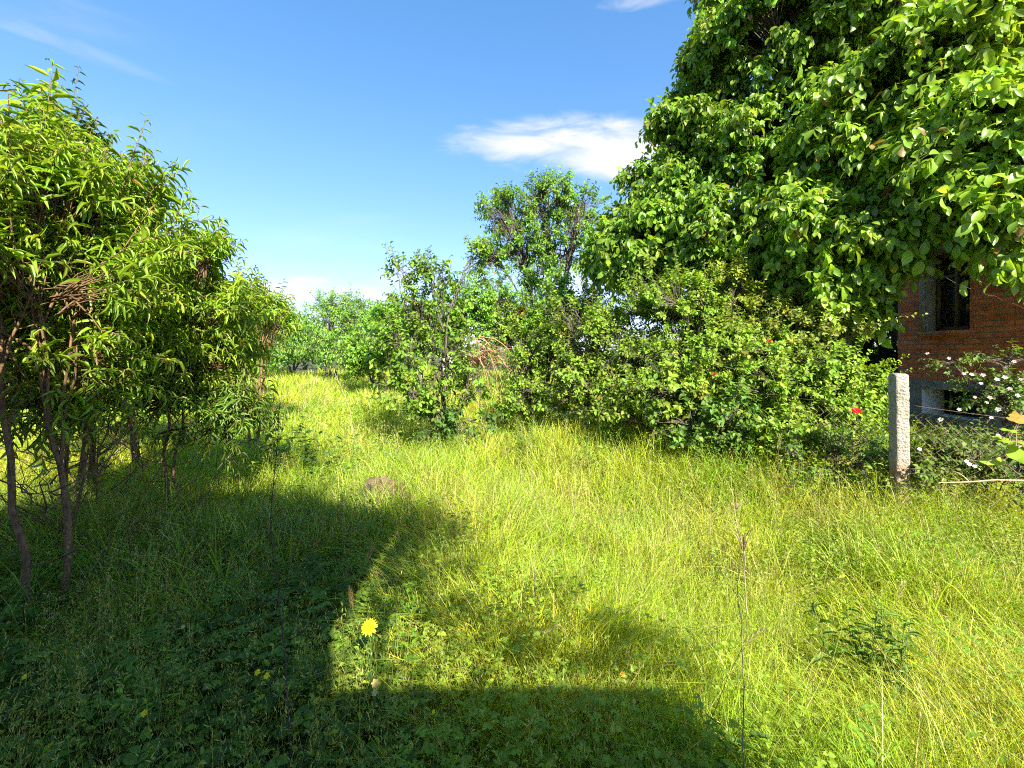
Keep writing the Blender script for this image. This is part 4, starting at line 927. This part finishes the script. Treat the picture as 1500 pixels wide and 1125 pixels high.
def grass_h(X, Y): return .22+.27*pn(X, Y, 1.0, 8)+.16*pn(X, Y, 4, 9)+.22*np.clip((Y-3.6-.25*np.abs(X-2.2))/1.0, 0, 1)*(X > .2)*(Y < 8)+.15*(np.hypot(X-3.2, Y-3.45) < .3)-.20*leafy(X, Y)+.12*(pn(X, Y, 9, 71)-.5)
mb = MB()
X, Y = scatter(230000, .75, 30)
tx, ty = scatter(6000, .75, 30); k = 22; tw_ = np.repeat(.03+.012*ty, k)                      # tufts of many blades
X = np.concatenate([X, np.repeat(tx, k)+rng.normal(0, 1, len(tx)*k)*tw_]); Y = np.concatenate([Y, np.maximum(.7, np.repeat(ty, k)+rng.normal(0, 1, len(tx)*k)*tw_)]); n = len(X)
wpx = Y/437.0
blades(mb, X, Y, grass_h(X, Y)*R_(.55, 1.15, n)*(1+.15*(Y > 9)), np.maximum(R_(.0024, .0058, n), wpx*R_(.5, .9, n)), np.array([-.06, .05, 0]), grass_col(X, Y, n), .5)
X, Y = scatter(60000, .75, 16); keep = R_(0, 1, len(X)) > leafy(X, Y)*.6; X, Y = X[keep], Y[keep]; n = len(X)                  # drooping, tangled long blades
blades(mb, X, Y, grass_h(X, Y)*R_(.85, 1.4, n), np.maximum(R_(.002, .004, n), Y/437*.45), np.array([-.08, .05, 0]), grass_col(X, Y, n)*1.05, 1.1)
tx, ty = scatter(900, 1.0, 9); keep = pn(tx, ty, 1.4, 91) > .5; tx, ty = tx[keep], ty[keep]; k = 16; X = np.repeat(tx, k)+rng.normal(0, .03, len(tx)*k); Y = np.repeat(ty, k)+rng.normal(0, .03, len(tx)*k); n = len(X)
bc = np.repeat(np.where(R_(0, 1, (len(tx), 1)) > .35, np.array([.30, .45, .03]), np.array([.48, .46, .10]))*R_(.7, 1.15, (len(tx), 1)), k, 0)*(1+rng.normal(0, .15, (n, 1)))
blades(mb, X, Y, np.repeat(R_(.28, .62, len(tx)), k)*R_(.7, 1.1, n), R_(.006, .010, n), np.array([0, 0, 0.]), bc, .95)
tag(mb.build('meadow_grass', M_grass), 'tall tangled yellow green meadow grass covering the whole plot', 'grass', kind='stuff')
# flowering stems with loose panicles
mb = MB(); X, Y = scatter(14000, 1.1, 18); keep = (pn(X, Y, 1.5, 21) > .3) & (X > -1.2-.4*Y); X, Y = X[keep], Y[keep]; n = len(X)
col = np.where(R_(0, 1, (n, 1)) > .45, np.array([.42, .42, .13]), np.array([.28, .34, .06]))*R_(.7, 1.2, (n, 1))
h = R_(.4, .72, n)
tip = blades(mb, X, Y, h, np.maximum(.0018, Y/437*.42), np.array([-.1, .1, 0]), col, .3)
ns = 9
bp = np.repeat(tip, ns, 0)-UP*R_(0, .13, n*ns)[:, None]; dd = unit(rng.normal(0, .5, (n*ns, 3))+UP*.8); ln = np.repeat(np.maximum(.015, Y/437*1.7), ns)*R_(.8, 1.5, n*ns)
s_, a_, n_ = frames(dd, rng.normal(0, 1, (n*ns, 3))); wi = np.repeat(np.maximum(.0032, Y/437*.5), ns)
mb.inst(LEAF4[0], LEAF4[1], bp+dd*.004, s_*wi[:, None], a_*ln[:, None], n_*ln[:, None]*.2, np.repeat(col, ns, 0)*1.1)
tag(mb.build('flowering_grass', M_grass), 'flowering grass stems with loose pale seed panicles over the sunlit meadow', 'grass', kind='stuff')
# low broad leaves: clover, creeping weeds
mb = MB(); X, Y = scatter(100000, .8, 11); n = len(X)
den = pn(X, Y, 1.7, 31)+.5*leafy(X, Y)+.3*(np.hypot((X-.5)/1.2, Y-1.7) < .7) ; keep = R_(0, 1, n) < np.clip((den-.25)*1.4, 0.05, 1); X, Y = X[keep], Y[keep]; n = len(X)
hz = R_(.25, 1.05, n)*np.maximum(grass_h(X, Y), .12); c0 = np.stack([X, Y, terrain(X, Y)+hz], 1)
nl = 3; th = np.repeat(R_(0, 6.28, n), nl)+np.tile(np.arange(nl)*2.09, n)
dd = unit(np.stack([np.cos(th), np.sin(th), R_(-.2, .5, n*nl)], 1)); sz = np.repeat(R_(.009, .022, n)*np.maximum(1, Y/3.5), nl)*R_(.8, 1.2, n*nl)
s_, a_, n_ = frames(dd, UP+rng.normal(0, .3, (n*nl, 3)))
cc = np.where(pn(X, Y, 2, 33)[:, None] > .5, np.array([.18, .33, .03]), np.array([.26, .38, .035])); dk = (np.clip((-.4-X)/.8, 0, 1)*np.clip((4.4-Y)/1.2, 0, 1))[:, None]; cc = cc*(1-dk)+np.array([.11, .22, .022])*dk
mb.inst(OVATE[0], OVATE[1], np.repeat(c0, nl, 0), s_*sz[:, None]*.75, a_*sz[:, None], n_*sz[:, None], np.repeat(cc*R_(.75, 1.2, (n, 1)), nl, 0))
tag(mb.build('clover_cover', M_shrub), 'low clover and small leaved weeds growing through the grass', 'ground cover', kind='stuff')
# larger lobed leaves in the shaded corner
mb = MB(); n = 3200; Y = .95*(3.6)**R_(0, 1, n); X = R_(-1.3, -.1, n)*Y; keep = pn(X, Y, 2.4, 41) > .3; X, Y = X[keep], Y[keep]; n = len(X)
c0 = np.stack([X, Y, R_(.12, .36, n)], 1); nl = 9; k = np.tile(np.arange(nl), n)
th = R_(0, 6.28, n); ad = np.stack([np.cos(th), np.sin(th), R_(-.1, .6, n)], 1); ad = unit(ad); sd = unit(np.cross(ad, UP)); L = R_(.06, .12, n)
pos = np.repeat(c0, nl, 0)+np.repeat(ad*L[:, None], nl, 0)*((k//2)/4.5)[:, None]
side = np.where(k == 8, 0, np.where(k % 2, 1, -1))[:, None]
dd = unit(np.repeat(ad, nl, 0)*np.where(k == 8, 1, .7)[:, None]+np.repeat(sd, nl, 0)*side)
s_, a_, n_ = frames(dd, UP+rng.normal(0, .15, (n*nl, 3))); sz = np.repeat(L, nl)*np.array([.3, .3, .42, .42, .45, .45, .36, .36, .4])[k]
mb.inst(OVATE[0], OVATE[1], pos, s_*sz[:, None]*.55, a_*sz[:, None], n_*sz[:, None], np.repeat(np.array([.12, .21, .022])*R_(.5, 1.4, (n, 1)), nl, 0))
tag(mb.build('lobed_ground_leaves', M_shrub), 'low feathery lobed leaves spreading in the shaded lower left corner', 'ground cover', kind='stuff')
# herbs and dead stems
mb = MB(); st = MB(); X, Y = scatter(4200, .95, 10); keep = pn(X, Y, 1.6, 51) > .4; X, Y = X[keep], Y[keep]; n = len(X)
b0 = np.stack([X, Y, 0*X+.03], 1); cc = np.where(R_(0, 1, (n, 1)) > .5, np.array([.19, .34, .03]), np.array([.28, .38, .04]))*R_(.7, 1.2, (n, 1))
shoots(mb, mb, b0, np.stack([rng.normal(0, .25, n), rng.normal(0, .25, n), np.ones(n)], 1), R_(.22, .5, n), 14, .042, .02, cc, OVATE, droop=.15, spread=.9, arch=.05, taper=.4, r0=.002, stemcol=(.2, .25, .06), start=.3)
tag(mb.build('meadow_herbs', M_shrub), 'small upright leafy herbs mixed through the meadow grass', 'herbs', kind='stuff')
mb = MB(); X, Y = scatter(1500, 1.0, 12); keep = (pn(X, Y, 1.1, 61) > .35) & (X > -.5-.3*Y); X, Y = X[keep], Y[keep]; n = len(X)
b0 = np.stack([X, Y, 0*X], 1); e0 = b0+np.stack([rng.normal(-.05, .16, n), rng.normal(0, .16, n), R_(.3, .62, n)], 1)
w_ = np.maximum(.0012, Y/437*.3)
limb(mb, b0, e0, w_, w_*.5, k=5, sides=3, bow=.05, amp=.06, col=np.array([.50, .40, .22])*R_(.5, 1.3, (n, 1)))
tag(mb.build('dead_grass_stems', M_grass), 'thin dead straw stems leaning among the green grass', 'dry grass', kind='stuff')
print('VERTS', sum(len(o.data.vertices) for o in bpy.data.objects if o.type == 'MESH'))
